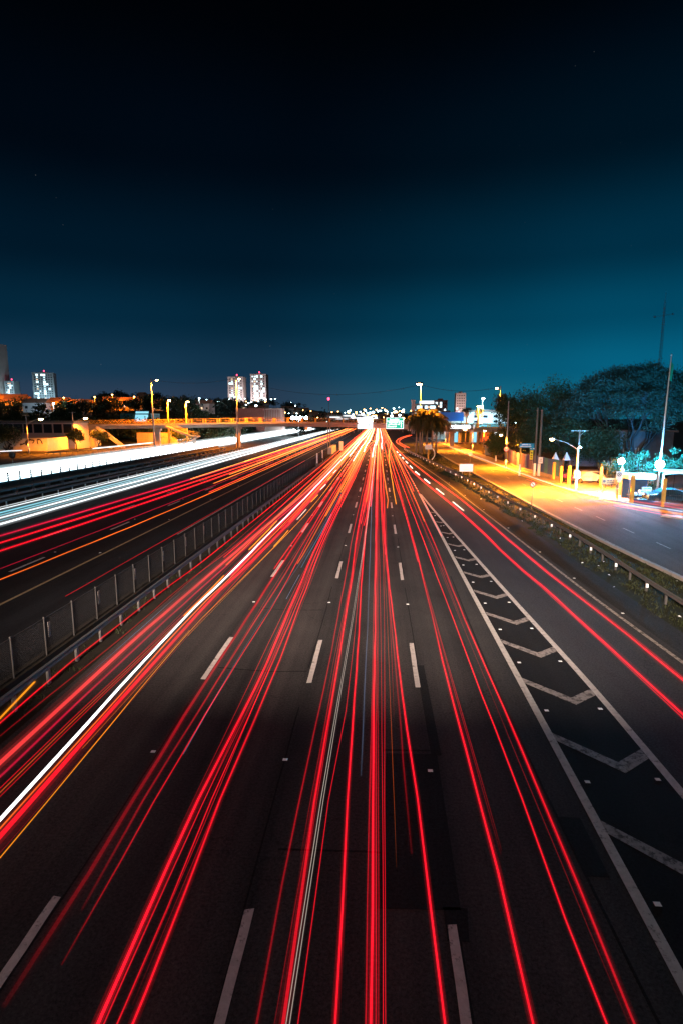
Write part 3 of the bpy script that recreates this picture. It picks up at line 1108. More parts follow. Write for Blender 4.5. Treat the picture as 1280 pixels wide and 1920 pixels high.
t = thing('white_board', 'bright blank white board on two legs at the guard rail bend', 'sign', (12.75, 84, 0))
MB().box((0, 0, 1.25), (1.95, .08, 1.1)).build('panel', M['reflect'], t)
for x in (-.55, .55):
    MB().box((x, .08, .6), (.07, .07, 1.3)).build('leg', M['pole'], t)
MB().box((-1.6, 4.5, .35), (.25, 8, .7), rz=.1).build('side_wall', M['concrete_d'], t)
t = thing('pink_board', 'small pale pink board with faint lines beside the palm trunks', 'sign', (10.1, 117.5, 0))
MB().box((0, 0, 2.6), (1.4, .08, .95)).build('panel', M['white'], t)
MB().cyl((.0, .1, 0), (0, .1, 2.6), .16, .14, 10).build('post', M['post_yellow'], t)
MB().tube(catmull([(.75, 0, 0), (1.25, 0, .8), (1.25, 0, 1.6), (.8, 0, 2.3)], per=5), .1, 8).build('curved_pipe', M['white'], t, True)
b = MB()
for z in (2.4, 2.6, 2.8):
    text_bar(b, -.55, z, 1.1, .07, .8, -.05)
b.build('lettering', M['red_sign'], t)
# ------------------------------------------------------------------ street lamps
LS, LW = M['lamp_sod'], M['lamp_white']
street_lamp('street_lamp', 'lit street lamp arching over the service road by the meter box', (22.75, 66.9, 0), 7.1, (-3.0, 0), 6.1, LS, SOD, 120000, .13, cone=166, white_base=1.4, cross=1.9, hs=1.0)
street_lamp('street_lamp', 'lit street lamp before the purple fence, with a round sign', (21.5, 98.1, 0), 11.2, (-1.1, -.5), 5.7, LS, SOD, 66000, .14, cone=164, white_base=1.5, hs=1.0)
street_lamp('street_lamp', 'lit street lamp just before the footbridge on the right kerb', (24.2, 150, 0), 9.0, (-2.0, 0), 5.6, LS, SOD, 60000, .14, cone=164, white_base=1.6, hs=1.6)
street_lamp('street_lamp', 'white-based street lamp beneath the footbridge at the right kerb', (21.6, 188, 0), 8.5, (-2.2, 0), 8.2, LS, SOD, 60000, .14, cone=160, white_base=1.8, hs=1.4)
street_lamp('street_lamp', 'tall bright orange street lamp above the palm clump', (9.95, 140, 0), 16.4, (-.4, 0), 16.6, LS, SOD, 70000, .17, hs=2.6, rad=.3)
street_lamp('street_lamp', 'tall slim pole with a small orange lamp, right of the white warehouse', (26.6, 130, 0), 15.4, (-.8, 0), 15.0, LS, SOD, 9000, .15, hs=1.1)
street_lamp('street_lamp', 'left one of the two close lamp posts behind the footbridge by the palms', (32.0, 190, 0), 12.2, (.1, 0), 12.3, LS, SOD, 60000, .17, hs=2.2)
street_lamp('street_lamp', 'right one of the two close lamp posts behind the footbridge by the palms', (33.6, 191, 0), 12.0, (-.1, 0), 11.9, LS, SOD, 9000, .17, hs=1.4)
street_lamp('street_lamp', 'white floodlight on a mast beyond the two close lamp posts', (40.4, 230, 0), 16.0, (0.1, 0), 16.2, LW, WHT, 9000, .16, hs=2.4)
street_lamp('street_lamp', 'tall highway lamp pole in front of the footbridge, farthest left one', (-62.9, 157.5, 0), 19.2, (1.6, 0), 18.9, LS, SOD, 90000, .24, hs=1.5)
street_lamp('street_lamp', 'tall highway lamp pole in front of the footbridge, before the twin towers', (-39.3, 158.5, 0), 19.6, (.8, 0), 19.2, LS, SOD, 90000, .24, hs=1.5)
street_lamp('street_lamp', 'lit orange lamp by the graffiti wall, the left one', (-84.2, 132.9, 0), 9.1, (3.6, 0), 8.3, LS, SOD, 24000, .17, white_base=2.3, cross=1.6, hs=2.3)
street_lamp('street_lamp', 'lit orange lamp by the graffiti wall, the right one', (-83.4, 152.5, 0), 10.1, (3.6, 0), 8.5, LS, SOD, 24000, .17, white_base=1.2, cross=2.0, hs=2.2)
street_lamp('street_lamp', 'yellow-lit lamp post rising behind the footbridge, the left one', (-64.7, 174, 0), 13.6, (.6, 0), 13.9, LS, SOD, 55000, .3, hs=1.8, pole_m='rail_yellow')  # both poles: the yellow lamp light is put into their paint colour
street_lamp('street_lamp', 'yellow-lit lamp post rising behind the footbridge, the right one', (-59.0, 174, 0), 13.4, (.6, 0), 13.5, LS, SOD, 55000, .3, hs=1.8, pole_m='rail_yellow')
street_lamp('street_lamp', 'orange lamp on the right end of the footbridge road under its deck', (30.2, 168, 0), 4.6, (.2, 0), 4.9, LS, SOD, 9000, .13, hs=1.4)
t = thing('camera_mast', 'thin mast with a red light between the road sides before the footbridge', 'mast', (-13.9, 160, 0))
for x in (-.25, .35):
    MB().box((x, 0, 3.3), (.22, .22, 6.6)).build('leg', M['pole'], t)
MB().cyl((0, 0, 6.4), (0, 0, 13.4), .07, .05, 8).build('pole', M['steel_d'], t)
MB().tube([(0, 0, 13.3), (0, 0, 13.5), (0, 0, 13.9), (0, 0, 14.05)], [.12, .3, .3, .1], 10).build('red_light', M['lamp_red'], t)
MB().box((.0, 0, 8.6), (.5, .3, .5)).build('camera_box', M['steel_d'], t)

# floodlights that flood the lot in blue-white light
for i, (x, y, z, lab) in enumerate(((26.4, 64.0, 3.75, 'smaller blue-white floodlight on a low post, the left one of two'), (28.55, 59.9, 3.75, 'brightest blue-white floodlight fixed to the flagpole in the lot'))):
    t = thing('floodlight', lab, 'floodlight', (x, y, 0))
    if i == 0:
        MB().cyl((.25, .2, 0), (.25, .2, 4.2), .06, .05, 8).build('post', M['pole'], t)
    MB().tube([(0, .05, z), (0, .2, z), (0, .4, z)], [.46 if i else .36, .42 if i else .33, .2], 16).build('housing', M['steel_d'], t)
    rr = .42 if i else .33
    MB().tube([(0, .05, z), (0, -.12, z), (0, -.32, z), (0, -.45, z), (0, -.5, z)], [rr, rr * .96, rr * .7, rr * .4, rr * .05], 20).build('lens', M['lamp_blue'], t, True)
    point('flood_light', t, (0, -.8, z), BLU, 16000 if i else 9000, .25)
    sl = bpy.data.lights.new('tree_fill', 'SPOT')  # added spot without a lamp head, brightens the tree and hedge behind
    sl.energy = 125000 if i else 36000
    sl.color = (.02, .36, .95)
    sl.spot_size = R(75)
    sl.spot_blend = .7
    sl.shadow_soft_size = .3
    so = bpy.data.objects.new('tree_fill', sl)
    COL.objects.link(so)
    so.parent = t
    so.location = (0, .7, z)
    so.rotation_euler = Vector((.5, 1, .25 if i else .2)).to_track_quat('-Z', 'Y').to_euler()
fp = thing('flagpole', 'slender white flagpole leaning slightly above the lot', 'flagpole', (28.36, 59.6, 0))
MB().tube([(0, 0, 0), (.0, 0, 7), (.0, 0, 14.4)], [.1, .075, .04], 10).build('pole', M['white'], fp, True)
MB().tube([(0, 0, 14.4), (0, 0, 14.5), (0, 0, 14.6)], [.03, .09, .02], 8).build('finial', M['white'], fp, True)
MB().add([(.03, 0, 12.1), (.3, .05, 12.0), (.34, .0, 13.5), (.06, 0, 13.9)], [(0, 1, 2, 3)]).build('furled_flag', M['green_sign'], fp)
fp.rotation_euler.y = R(.8)

tm_ = thing('radio_mast', 'tall thin lattice radio mast rising behind the umbrella tree', 'mast', (55.4, 120, 0))
b = MB()
for k in range(3):
    a = 2 * math.pi * k / 3
    b.cyl((.45 * math.cos(a), .45 * math.sin(a), 0), (.16 * math.cos(a), .16 * math.sin(a), 31), .035, .03, 5)
b.build('leg', M['steel_d'], tm_)
b = MB()
for j in range(40):
    z = j * .75
    for k in range(3):
        a, a2 = 2 * math.pi * k / 3, 2 * math.pi * (k + 1) / 3
        r0, r1 = .45 - .29 * z / 31, .45 - .29 * (z + .75) / 31
        b.cyl((r0 * math.cos(a), r0 * math.sin(a), z), (r1 * math.cos(a2), r1 * math.sin(a2), z + .75), .018, .018, 4)
b.build('lattice', M['steel_d'], tm_)
MB().cyl((-1.7, 0, 28), (1.7, 0, 28.5), .04, .04, 6).box((-1.7, 0, 28), (.3, .1, .3)).box((1.7, 0, 28.5), (.3, .1, .3)).build('cross_bar', M['steel_d'], tm_)
MB().cyl((0, 0, 31), (0, 0, 33), .04, .02, 6).build('whip', M['steel_d'], tm_)
MB().box((-.6, 0, 18.5), (.9, .3, 1.3)).build('antenna_box', M['steel_d'], tm_)


# ------------------------------------------------------------------ trees
def quads(name, c, size, m, parent=None, up=.0, stretch=1.0, smooth=False):
    n = len(c)
    u = rng.normal(size=(n, 3))
    u /= np.linalg.norm(u, axis=1)[:, None]
    w = rng.normal(size=(n, 3))
    w -= u * (u * w).sum(1)[:, None]
    w /= np.linalg.norm(w, axis=1)[:, None]
    s = size * rng.uniform(.55, 1.35, n)[:, None]
    u *= s * stretch
    w *= s * .55
    v = np.stack([c - u, c + w * .9, c + u, c - w * .9], 1)
    me = bpy.data.meshes.new(name)
    me.vertices.add(n * 4)
    me.vertices.foreach_set('co', v.ravel())
    me.loops.add(n * 4)
    me.loops.foreach_set('vertex_index', np.arange(n * 4))
    me.polygons.add(n)
    me.polygons.foreach_set('loop_start', np.arange(0, n * 4, 4))
    me.update(calc_edges=True)
    me.materials.append(m)
    return put(name, me, parent)


def blob_points(center, rad, n, shell=.5, lumps=14):
    """points in many small clumps filling an uneven crown"""
    d = rng.normal(size=(lumps, 3))
    d /= np.linalg.norm(d, axis=1)[:, None]
    rr = rng.uniform(shell, 1.0, lumps)[:, None]
    cc = np.array(center) + d * rr * np.array(rad)
    cs = rng.uniform(.16, .38, lumps) * min(rad)
    k = rng.integers(0, lumps, n)
    p = cc[k] + rng.normal(size=(n, 3)) * cs[k][:, None] * np.array([1, 1, .8])
    return p


def limb(b, p, d, L, r, depth, tips, spread=.6):
    q = p + d * L
    mid = p + d * L * .5 + Vector((random.uniform(-1, 1), random.uniform(-1, 1), random.uniform(-.5, .5))) * L * .08
    b.tube([p, mid, q], [r, r * .82, r * .62], 7, cap=False)
    if depth == 0:
        tips.append(q)
        return
    for _ in range(random.choice((2, 3))):
        nd = (d + Vector((random.uniform(-1, 1), random.uniform(-1, 1), random.uniform(-.25, .55))) * spread).normalized()
        limb(b, q, nd, L * random.uniform(.62, .85), r * .6, depth - 1, tips, spread)


def tree(name, label, loc, h, crown_c, crown_r, leaves, size, m, depth=3, group=None, lumps=22, trunk_r=.22, bark='bark'):
    t = thing(name, label, 'tree', loc, 0, group)
    b = MB()
    tips = []
    limb(b, Vector((0, 0, -.1)), Vector((random.uniform(-.08, .08), 0, 1)), h * .36, trunk_r, depth, tips)
    b.build('trunk', M[bark], t, True)
    pts = blob_points(crown_c, crown_r, leaves, .35, lumps)
    pts = pts[pts[:, 2] > .7]
    quads('crown', pts, size, M[m], t)
    return t


# the umbrella-shaped tree
ut = thing('umbrella_tree', 'huge dome-shaped tree lit teal by the floodlights', 'tree', (40.2, 95, 0))
b = MB()
tips = []
for k in range(6):
    a = k * 1.05 + .3
    d = Vector((math.cos(a) * .75, math.sin(a) * .6, 1)).normalized()
    base = Vector((math.cos(a) * .3, math.sin(a) * .3, .9))
    b.tube([Vector((0, 0, -.1)), base], [.62, .38], 8, cap=False)
    limb(b, base, d, random.uniform(4.2, 5.4), .3, 3, tips, .5)
b.build('trunk', M['bark'], ut, True)
n = 95000
u_ = rng.uniform(0, 1, 170) ** .5
a_ = rng.uniform(0, 2 * math.pi, 170)
lc = np.stack([u_ * 11.3 * np.cos(a_), u_ * 8.5 * np.sin(a_), np.zeros(170)], 1)
lc[:, 2] = 16.6 - 7.6 * u_ ** 2.3 - rng.uniform(0, 1, 170) ** 1.6 * 4.4 * (1 - .35 * u_)
k_ = rng.integers(0, 170, n)
pts = lc[k_] + rng.normal(size=(n, 3)) * np.array([.85, .85, .42])
quads('crown', pts, .145, M['leaf_umb'], ut)
for i, (x, y, z, rx, rz_, lab) in enumerate((
        (22.6, 103, 10.2, 2.3, 2.6, 'dark tree nearest the tall slim lamp pole on the right'), (26.3, 102, 9.6, 3.2, 3.6, 'dark tall tree left of the utility pole pair'),
        (30.4, 101, 10.6, 3.4, 3.9, 'dark tall tree just left of the umbrella tree'), (34.2, 104, 9.0, 3.4, 4.0, 'dark tree half hidden by the edge of the umbrella tree'),
        (25.2, 95.5, 5.2, 2.6, 2.6, 'low dark tree leaning over the purple fence'), (29.5, 92, 5.4, 3.2, 3.0, 'low tree with blue-green lit leaves over the blue fence'),
        (33.0, 88, 4.6, 2.9, 2.8, 'low leafy tree lit green behind the white car'))):
    tree('tree', lab, (x, y, 0), z + 1, (0, 0, z), (rx, rx * .9, rz_), 9000, .17, 'leaf', 3, lumps=34, trunk_r=.2)
for x, y, z, r_, lab in ((22.8, 113, 3.5, 1.9, 'small yellow-lit tree with white-painted trunk on the right pavement'), (26.0, 121, 4.2, 2.6, 'orange-lit bushy tree behind the bus stop'), (29.5, 116, 4.6, 2.6, 'dark bushy tree at the end of the purple fence')):
    t = tree('street_tree', lab, (x, y, 0), z, (0, 0, z), (r_, r_, r_ * .85), 4200, .17, 'leaf_y', 2, lumps=22, trunk_r=.13)
    if x < 23:
        MB().cyl((0, 0, 0), (0, 0, 1.2), .15, .14, 10).build('limewash', M['white'], t)
for x, y, z, r_, lab in ((-93, 137.5, 4.6, 4.0, 'dark leafy tree over the left end of the graffiti wall'), (-101, 136.5, 5.0, 4.2, 'dark bushy tree at the far left picture edge'), (-79.5, 146.5, 4.0, 2.2, 'flat-topped small tree before the graffiti wall, left one'), (-76.3, 152, 3.7, 2.3, 'flat-topped small tree before the graffiti wall, right one'), (-60.5, 171, 3.6, 2.6, 'forked tree behind the footbridge stairs')):
    tree('tree', lab, (x, y, 0), z, (0, 0, z), (r_, r_, r_ * .6), 4500, .2, 'leaf_y' if r_ < 3 else 'leaf', 2, lumps=24, trunk_r=.18)


def palm(name, label, loc, h, nf, fl, lean=(0, 0), m='frond', group=None):
    t = thing(name, label, 'palm', loc, 0, group)
    top = Vector((lean[0], lean[1], h))
    MB().tube([(0, 0, -.1), (lean[0] * .3, lean[1] * .3, h * .5), top], [.26, .2, .17], 9).build('trunk', M['palm_bark'], t, True)
    fr = MB()
    for i in range(nf):
        a = i * 2.399 + random.uniform(-.2, .2)
        el = random.uniform(-.5, 1.25)
        ca, sa = math.cos(a), math.sin(a)
        L = fl * random.uniform(.8, 1.1)
        P = []
        x = z = 0
        ang = el
        ns = 12
        for k in range(ns + 1):
            P.append(top + Vector((ca * x, sa * x, z)))
            x += math.cos(ang) * L / ns
            z += math.sin(ang) * L / ns
            ang -= (1.5 + .5 * random.random()) / ns * (1 + k / ns)
            ang = max(ang, -1.5)
        fr.tube(P, [.03] * len(P), 3, cap=False)
        sd = Vector((-sa, ca, 0))
        for k in range(1, ns + 1):
            for sub in range(2):
                p = P[k - 1].lerp(P[k], .5 * sub + .25)
                d = (P[k] - P[k - 1]).normalized()
                ll = fl * .21 * math.sin(math.pi * min(1, (k + .5 * sub) / ns * .86 + .1)) + .08
                for s_ in (-1, 1):
                    tip = p + (sd * s_ * .75 + d * .55 + Vector((0, 0, -.55 - .4 * random.random()))) * ll
                    w = d * .035 * (fl / 2.5)
                    fr.add([p - w, p + w, tip], [(0, 1, 2)])
    fr.build('fronds', M[m], t)
    return t


for x, y, h, lab in ((8.9, 137, 7.6, 'leftmost shaggy palm in the clump by the slip road'), (10.1, 135.4, 8.4, 'front palm of the clump, left of its middle'), (11.4, 137.5, 8.9, 'tallest palm in the clump beneath the bright orange lamp'), (12.5, 135.8, 7.7, 'right-hand front palm of the clump'), (13.6, 138, 7.2, 'rightmost palm of the clump beside the service road')):
    palm('palm_tree', lab, (x, y, 0), h * 1.04, 70, 4.2, (random.uniform(-.3, .3), 0))
palm('palm_tree', 'tall single palm behind the footbridge left of the twin lamps', (28.4, 190, 0), 10.9, 20, 2.6)
palm('palm_tree', 'second tall palm behind the footbridge at the twin lamps', (33.0, 194, 0), 10.6, 20, 2.6)

bsh = thing('flower_bush', 'round bush of bright pink flowers by the yellow posts', 'bush', (24.95, 76.3, 0))
quads('blossoms', blob_points((0, 0, .75), (.75, .5, .6), 500, .3, 10), .1, M['flower'], bsh)
quads('leaves', blob_points((0, 0, .55), (.7, .5, .5), 400, .2, 10), .1, M['leaf'], bsh)


for x, y, w_, h_, lab in ((29.0, 70.0, 2.2, 3.3, 'hedge raised tall to catch a blue halo behind the smaller floodlight'), (31.8, 66.5, 3.3, 3.5, 'added tall broad hedge catching a blue halo behind the brightest floodlight')):
    hd_ = thing('hedge', lab, 'hedge', (x, y, 0))  # hedges placed and raised to catch the floodlights' glow as a halo
    quads('leaves', blob_points((0, 0, h_ * .8), (w_, .9, h_ * .75), 9000, .1, 60), .11, M['leaf'], hd_)
    b = MB()
    for k in range(6):
        b.cyl((-w_ * .8 + k * w_ * .32, 0, -.05), (-w_ * .8 + k * w_ * .32 + .1, 0, h_), .05, .02, 6)
    b.build('stems', M['bark'], hd_)


# distant woods read as one mass
def wood(name, label, spots, m, size, per):
    P = []
    for x, y, r_, h in spots:
        z0 = float(hill_z(x, y))
        P.append(blob_points((x, y, z0 + h * .55), (r_, r_ * .8, h * .5), per, .2, 12))
    return stuff(quads(name, np.concatenate(P), size, M[m]), label, 'wood')


sp = []
for k in range(120):
    y = random.uniform(190, 300)
    x = random.uniform(-.72 * y, -66)
    sp.append((x, y, random.uniform(3, 5.5), random.uniform(4, 7)))
for k in range(26):
    sp.append((-70 - k * 2.6, 182 + random.uniform(0, 14), 3.5, random.uniform(5, 8.5)))
for k in range(14):
    sp.append((random.uniform(-75, -52), random.uniform(196, 225), 4.2, random.uniform(8, 11.5)))
wood('dark_wood', 'dark wooded slope behind the footbridge on the left', sp, 'leaf', .42, 500)
sp = []
for k in range(150):
    y = random.uniform(330, 620)
    x = random.uniform(-.5 * y, -22 if y < 420 else .12 * y)
    sp.append((x, y, random.uniform(5, 9), random.uniform(6, 11)))
wood('distant_wood', 'hazy blue-green treeline on the horizon', sp, 'leaf_far', .9, 320)
sp = []
for k in range(50):
    y = random.uniform(280, 520)
    x = random.uniform(.06 * y + 8, .30 * y)
    sp.append((x, y, random.uniform(4, 7), random.uniform(5, 10)))
wood('distant_wood', 'dark treeline behind the palms on the right', sp, 'leaf_far', .8, 320)
# ------------------------------------------------------------------ buildings
def tower(name, label, x, y, z0, w, d, h, m, cols, floors, lit, roof=.5, rz=0, fac=('win_lit', 'win_warm'), pat=None, beacon=True, foot=0, foot_c=(.5, .85, 1)):
    t = thing(name, label, 'building', (x, y, z0), rz)
    b = MB().box((0, 0, h / 2 - 3), (w, d, h + 6))
    b.build('wall', M[m], t)
    MB().box((0, 0, h + roof * 2), (w * .36, d * .5, roof * 4)).build('roof_house', M[m], t)
    MB().box((0, 0, h + .3), (w + .5, d + .5, .6)).build('parapet', M[m], t)
    cw, fh = w / (cols + 1), h / (floors + .6)
    wn = MB().box((0, 0, 0), (cw * .5, .2, fh * .45))
    meshes = {k: wn.mesh('window', M[k]) for k in ('glass', fac[0], fac[1])}
    wb = MB().box((0, 0, 0), (cw * .95, .3, fh * .8)).mesh('window', M[fac[0]])
    for i in range(cols):
        for j in range(floors):
            p = pat(i, j) if pat else lit
            on = random.random() < p
            me = meshes['glass'] if not on else (meshes[fac[1]] if random.random() < .12 else (wb if random.random() < .5 else meshes[fac[0]]))
            put('window', me, t, (-w / 2 + cw * (i + 1), -d / 2 - .05, fh * (j + .8)))
    if foot:
        point('facade_light', t, (w * .1, -d / 2 - 18, 6), foot_c, foot, 1.0)  # light without a lamp, added at the foot to brighten the facade
    if beacon:
        MB().tube([(0, 0, h + roof * 4), (0, 0, h + roof * 4 + .6), (0, 0, h + roof * 4 + 1.6), (0, 0, h + roof * 4 + 2)], [.2, .7, .7, .2], 8).build('beacon', M['lamp_red'], t)
    return t


tower('apartment_tower', 'pale apartment tower with many lit windows, left one of the twin pair', -172.5, 700, 18, 19, 16, 39, 'pink_wall', 6, 14, .5, pat=lambda i, j: .85 if i in (1, 4) else (.3 if i in (2, 3) else .12), foot=42000, foot_c=(.9, .85, .9))
tower('apartment_tower', 'pale apartment tower with many lit windows, right one of the twin pair', -144.8, 700, 18, 19, 16, 42, 'pink_wall', 6, 14, .5, pat=lambda i, j: .85 if i in (1, 2, 4) else .22, foot=42000, foot_c=(.9, .85, .9))
tower('apartment_tower', 'wide grey apartment block with two columns of lit windows on the hill', -415, 700, 22, 24, 18, 41, 'grey_wall', 8, 14, .3, rz=.35, pat=lambda i, j: .85 if i in (1, 4) else .12, foot=22000)
tower('apartment_tower', 'short pale block beside the tall brown tower, left edge', -457.5, 700, 22, 12, 12, 31, 'grey_wall', 4, 11, .3, pat=lambda i, j: .7 if i in (1, 2) else .05, foot=26000)
tt = tower('office_tower', 'tall brown tower with a dark vertical stripe at the left picture edge', -478, 700, 10, 24, 18, 88, 'pink_wall', 2, 12, 0, beacon=False, foot=170000, foot_c=(1, .5, .25))
MB().box((6.5, -9.2, 40), (3.2, .5, 76)).build('dark_stripe', M['glass'], tt)
tower('apartment_tower', 'small brown apartment tower on the horizon right of the palms', 82.5, 600, 8, 10, 10, 25, 'pink_wall', 5, 9, .08, beacon=False, foot=25000, foot_c=(1, .75, .7))
tower('office_block', 'low wide block with a glowing white rooftop sign', 38.5, 500, 6, 20, 12, 14, 'grey_wall', 8, 4, .55, beacon=False)
hb = tower('office_block', 'dark stepped block right of the glowing rooftop sign', 52.5, 505, 6, 11, 12, 17, 'brick', 5, 6, .3, beacon=False)
rs = thing('rooftop_sign', 'glowing white panel on the roof of the low wide block', 'sign', (40, 493, 20.8))
MB().box((0, 0, .9), (12, .4, 2.2)).build('panel', M['sign_lit'], rs)
for x in (-5, 0, 5):
    MB().box((x, .4, -.2), (.3, .3, 2)).build('strut', M['steel_d'], rs)
tt = thing('water_tower', 'slim pale concrete tower just right of the green sign', 'tower', (18.7, 320, 0))
MB().box((0, 0, 8.5), (1.9, 1.9, 18)).build('shaft', M['grey_wall'], tt)
MB().box((0, 0, 17.9), (2.3, 2.3, .9)).build('cap', M['grey_wall'], tt)

# brick-red hall below the twin towers
h_ = thing('brick_hall', 'windowless dark red hall under the twin towers', 'building', (-73, 330, float(hill_z(-73, 330)) - 1))
MB().box((0, 0, 6), (16, 12, 14)).build('wall', M['brick'], h_)
MB().box((13, 1, 6.2), (10, 10, 13.4)).build('wing', M['pink_wall'], h_)
MB().box((1.5, -6.2, 3.2), (4, .4, 5)).build('door', M['glass'], h_)
for k in range(9):
    MB().box((8.9 + k * .95, -4.1, 8), (.4, .3, 8)).build('fin', M['brick'], h_)

# white warehouse and blue awning behind the footbridge on the right
wh = thing('warehouse', 'white two-storey warehouse with a blue awning behind the footbridge', 'building', (43, 232, 0))
MB().box((0, 5, 5.4), (15, 10, 10.8)).build('wall', M['white'], wh)
MB().box((0, 4.9, 11.2), (15.6, 10.6, .8)).build('roof', M['concrete_d'], wh)
MB().box((-14, 4, 4.5), (13, 8, 9)).build('wing', M['cream'], wh)
for x, z in ((-4.5, 9.0), (-1.0, 9.0), (3, 9.1), (-4.5, 7.0), (3, 7.1)):
    MB().box((x, -.06, z), (1.7, .2, .9)).build('window', M['glass'], wh)
MB().box((-6, -1.0, 5.6), (28, 2.2, .9), tilt=.3).build('awning', M['teal_sheet'], wh)
bb = thing('blue_billboard', 'wide blue banner wall behind the palm clump', 'billboard', (27.8, 226, 0))
MB().box((0, 0, 9.0), (9.6, .3, 3.4)).build('panel', M['billboard_blue'], bb)
for x in (-4, 0, 4):
    MB().box((x, .4, 3.8), (.3, .3, 7.6)).build('leg', M['steel_d'], bb)
point('banner_lamp', wh, (-4, -9, 3.5), (.4, .8, 1), 16000, .3)

# shop fronts under the right end of the footbridge
sh = thing('shop_row', 'row of shops with glowing blue fronts under the footbridge', 'building', (33, 200, 0))
MB().box((2, 4, 2.7), (22, 8, 5.4)).build('wall', M['concrete_d'], sh)
for x, w, mm in ((-6.6, 1.4, 'shop_lit'), (-3.4, 2.6, 'glass'), (-.2, 1.8, 'shop_lit'), (3.2, 2.8, 'brick'), (6.6, 2.2, 'glass')):
    MB().box((x, -.1, 2.0), (w, .25, 3.6)).build('shop_front', M[mm], sh)
MB().box((2, -.4, 4.4), (20, .9, .5)).build('canopy', M['steel_d'], sh)
bo = thing('white_board', 'small bright white board among the trees by the bus stop', 'sign', (30.8, 150, 0))
MB().box((0, 0, 4.1), (2.3, .12, 1.4)).build('panel', M['sign_lit'], bo)
MB().cyl((0, .1, 0), (0, .1, 3.5), .08, .08, 8).build('post', M['pole'], bo)
bs_ = thing('bus_shelter', 'small orange-lit bus shelter on the right pavement', 'shelter', (25.0, 125.5, .1))
MB().box((0, 0, 2.4), (4.2, 1.7, .15)).build('roof', M['concrete'], bs_)
for x in (-1.9, 1.9):
    MB().box((x, .6, 1.2), (.12, .12, 2.4)).build('post', M['pole'], bs_)
MB().box((0, .5, .5), (3.0, .4, .1)).build('bench', M['concrete'], bs_)
MB().box((0, .78, 1.3), (3.8, .06, 1.8)).build('back_panel', M['orange_wall'], bs_)

# building and graffiti wall on the far left
wl = thing('graffiti_wall', 'long orange-lit wall covered in black graffiti on the far left', 'wall', (0, 0, 0))
MB().prism([(-125, 142.5), (-84.8, 141.3), (-84.8, 141.7), (-125, 142.9)], 0, 3.3).build('wall_face', M['cream'], wl)
MB().prism([(-84.8, 141.3), (-84.4, 141.3), (-85.6, 172), (-86, 172)], 0, 3.35).build('wall_face', M['cream'], wl)
MB().prism([(-125, 142.4), (-84.5, 141.2), (-84.5, 141.8), (-125, 143)], 3.3, 3.45).build('coping', M['concrete'], wl)
gf = MB()
for k in range(22):
    cx = -124 + k * 1.8 + random.uniform(-.5, .5)
    P = []
    x, z = cx, random.uniform(.6, 2.6)
    for j in range(random.randint(5, 9)):
        P.append((x, 141.27 - (x + 84.8) * .0298 - .02, z))
        x += random.uniform(-.9, 1.1)
        z = min(2.9, max(.3, z + random.uniform(-1.5, 1.5)))
    gf.tube(catmull(P, per=5), .15, 4)
gf.build('graffiti', M['paint_black'], wl)
lb = thing('long_building', 'long low building with tall dark window bays behind the graffiti wall', 'building', (-100, 152, 0))
MB().box((0, 4, 3.6), (34, 8, 7.2)).build('wall', M['pink_wall'], lb)
MB().box((0, 3.8, 7.4), (35, 9, .5)).build('roof', M['concrete_d'], lb)
for k in range(12):
    MB().box((-15.5 + k * 2.8, -.05, 5.6), (2.3, .2, 2.4)).build('window', M['glass'], lb)
ow = thing('ochre_wall', 'bright ochre wall panels behind the footbridge pier on the left', 'wall', (-70.5, 178, 0))
for k in range(4):
    MB().box((-4.5 + k * 3.3, 0, 1.9), (3.2, .3, 3.9)).build('panel', M['orange_wall'], ow)
MB().tube(catmull([(1.0, -.18, 2.1), (1.4, -.18, 2.5), (1.9, -.18, 2.2), (2.4, -.18, 2.6), (2.8, -.18, 2.4)], per=4), .07, 4).build('graffiti', M['paint_black'], ow)
gl = thing('glazed_shed', 'teal-lit glazed shed roof above the left end of the footbridge', 'building', (-84, 196, 0))
MB().box((0, 3, 5), (11, 8, 10)).build('wall', M['teal_sheet'], gl)
MB().box((2.2, -1.1, 9.0), (4.5, .3, 3.6), tilt=-.4).build('glass_roof', M['shop_lit'], gl)


def house(name, label, x, y, w, d, h, m, rz=0, lit=.3, group=None):
    z = float(hill_z(x, y))
    t = thing(name, label, 'house', (x, y, z - .4), rz, group)
    MB().box((0, 0, h / 2), (w, d, h)).build('wall', M[m], t)
    b = MB()
    o = .5
    b.add([(-w / 2 - o, -d / 2 - o, h), (w / 2 + o, -d / 2 - o, h), (w / 2 + o, d / 2 + o, h), (-w / 2 - o, d / 2 + o, h), (-w / 2 - o, 0, h + d * .28), (w / 2 + o, 0, h + d * .28)],
          [(0, 1, 5, 4), (2, 3, 4, 5), (0, 4, 3), (1, 2, 5), (0, 3, 2, 1)])
    b.build('roof', M['roof'], t)
    n = max(2, int(w / 3))
    for i in range(n):
        on = random.random() < lit
        MB().box((-w / 2 + w * (i + .5) / n, -d / 2 - .04, h * .55), (1.2, .12, 1.2)).build('window', M['win_warm' if on else 'glass'], t)
    MB().box((w * .32, -d / 2 - .05, 1.1), (1.0, .12, 2.1)).build('door', M['concrete_d'], t)
    return t


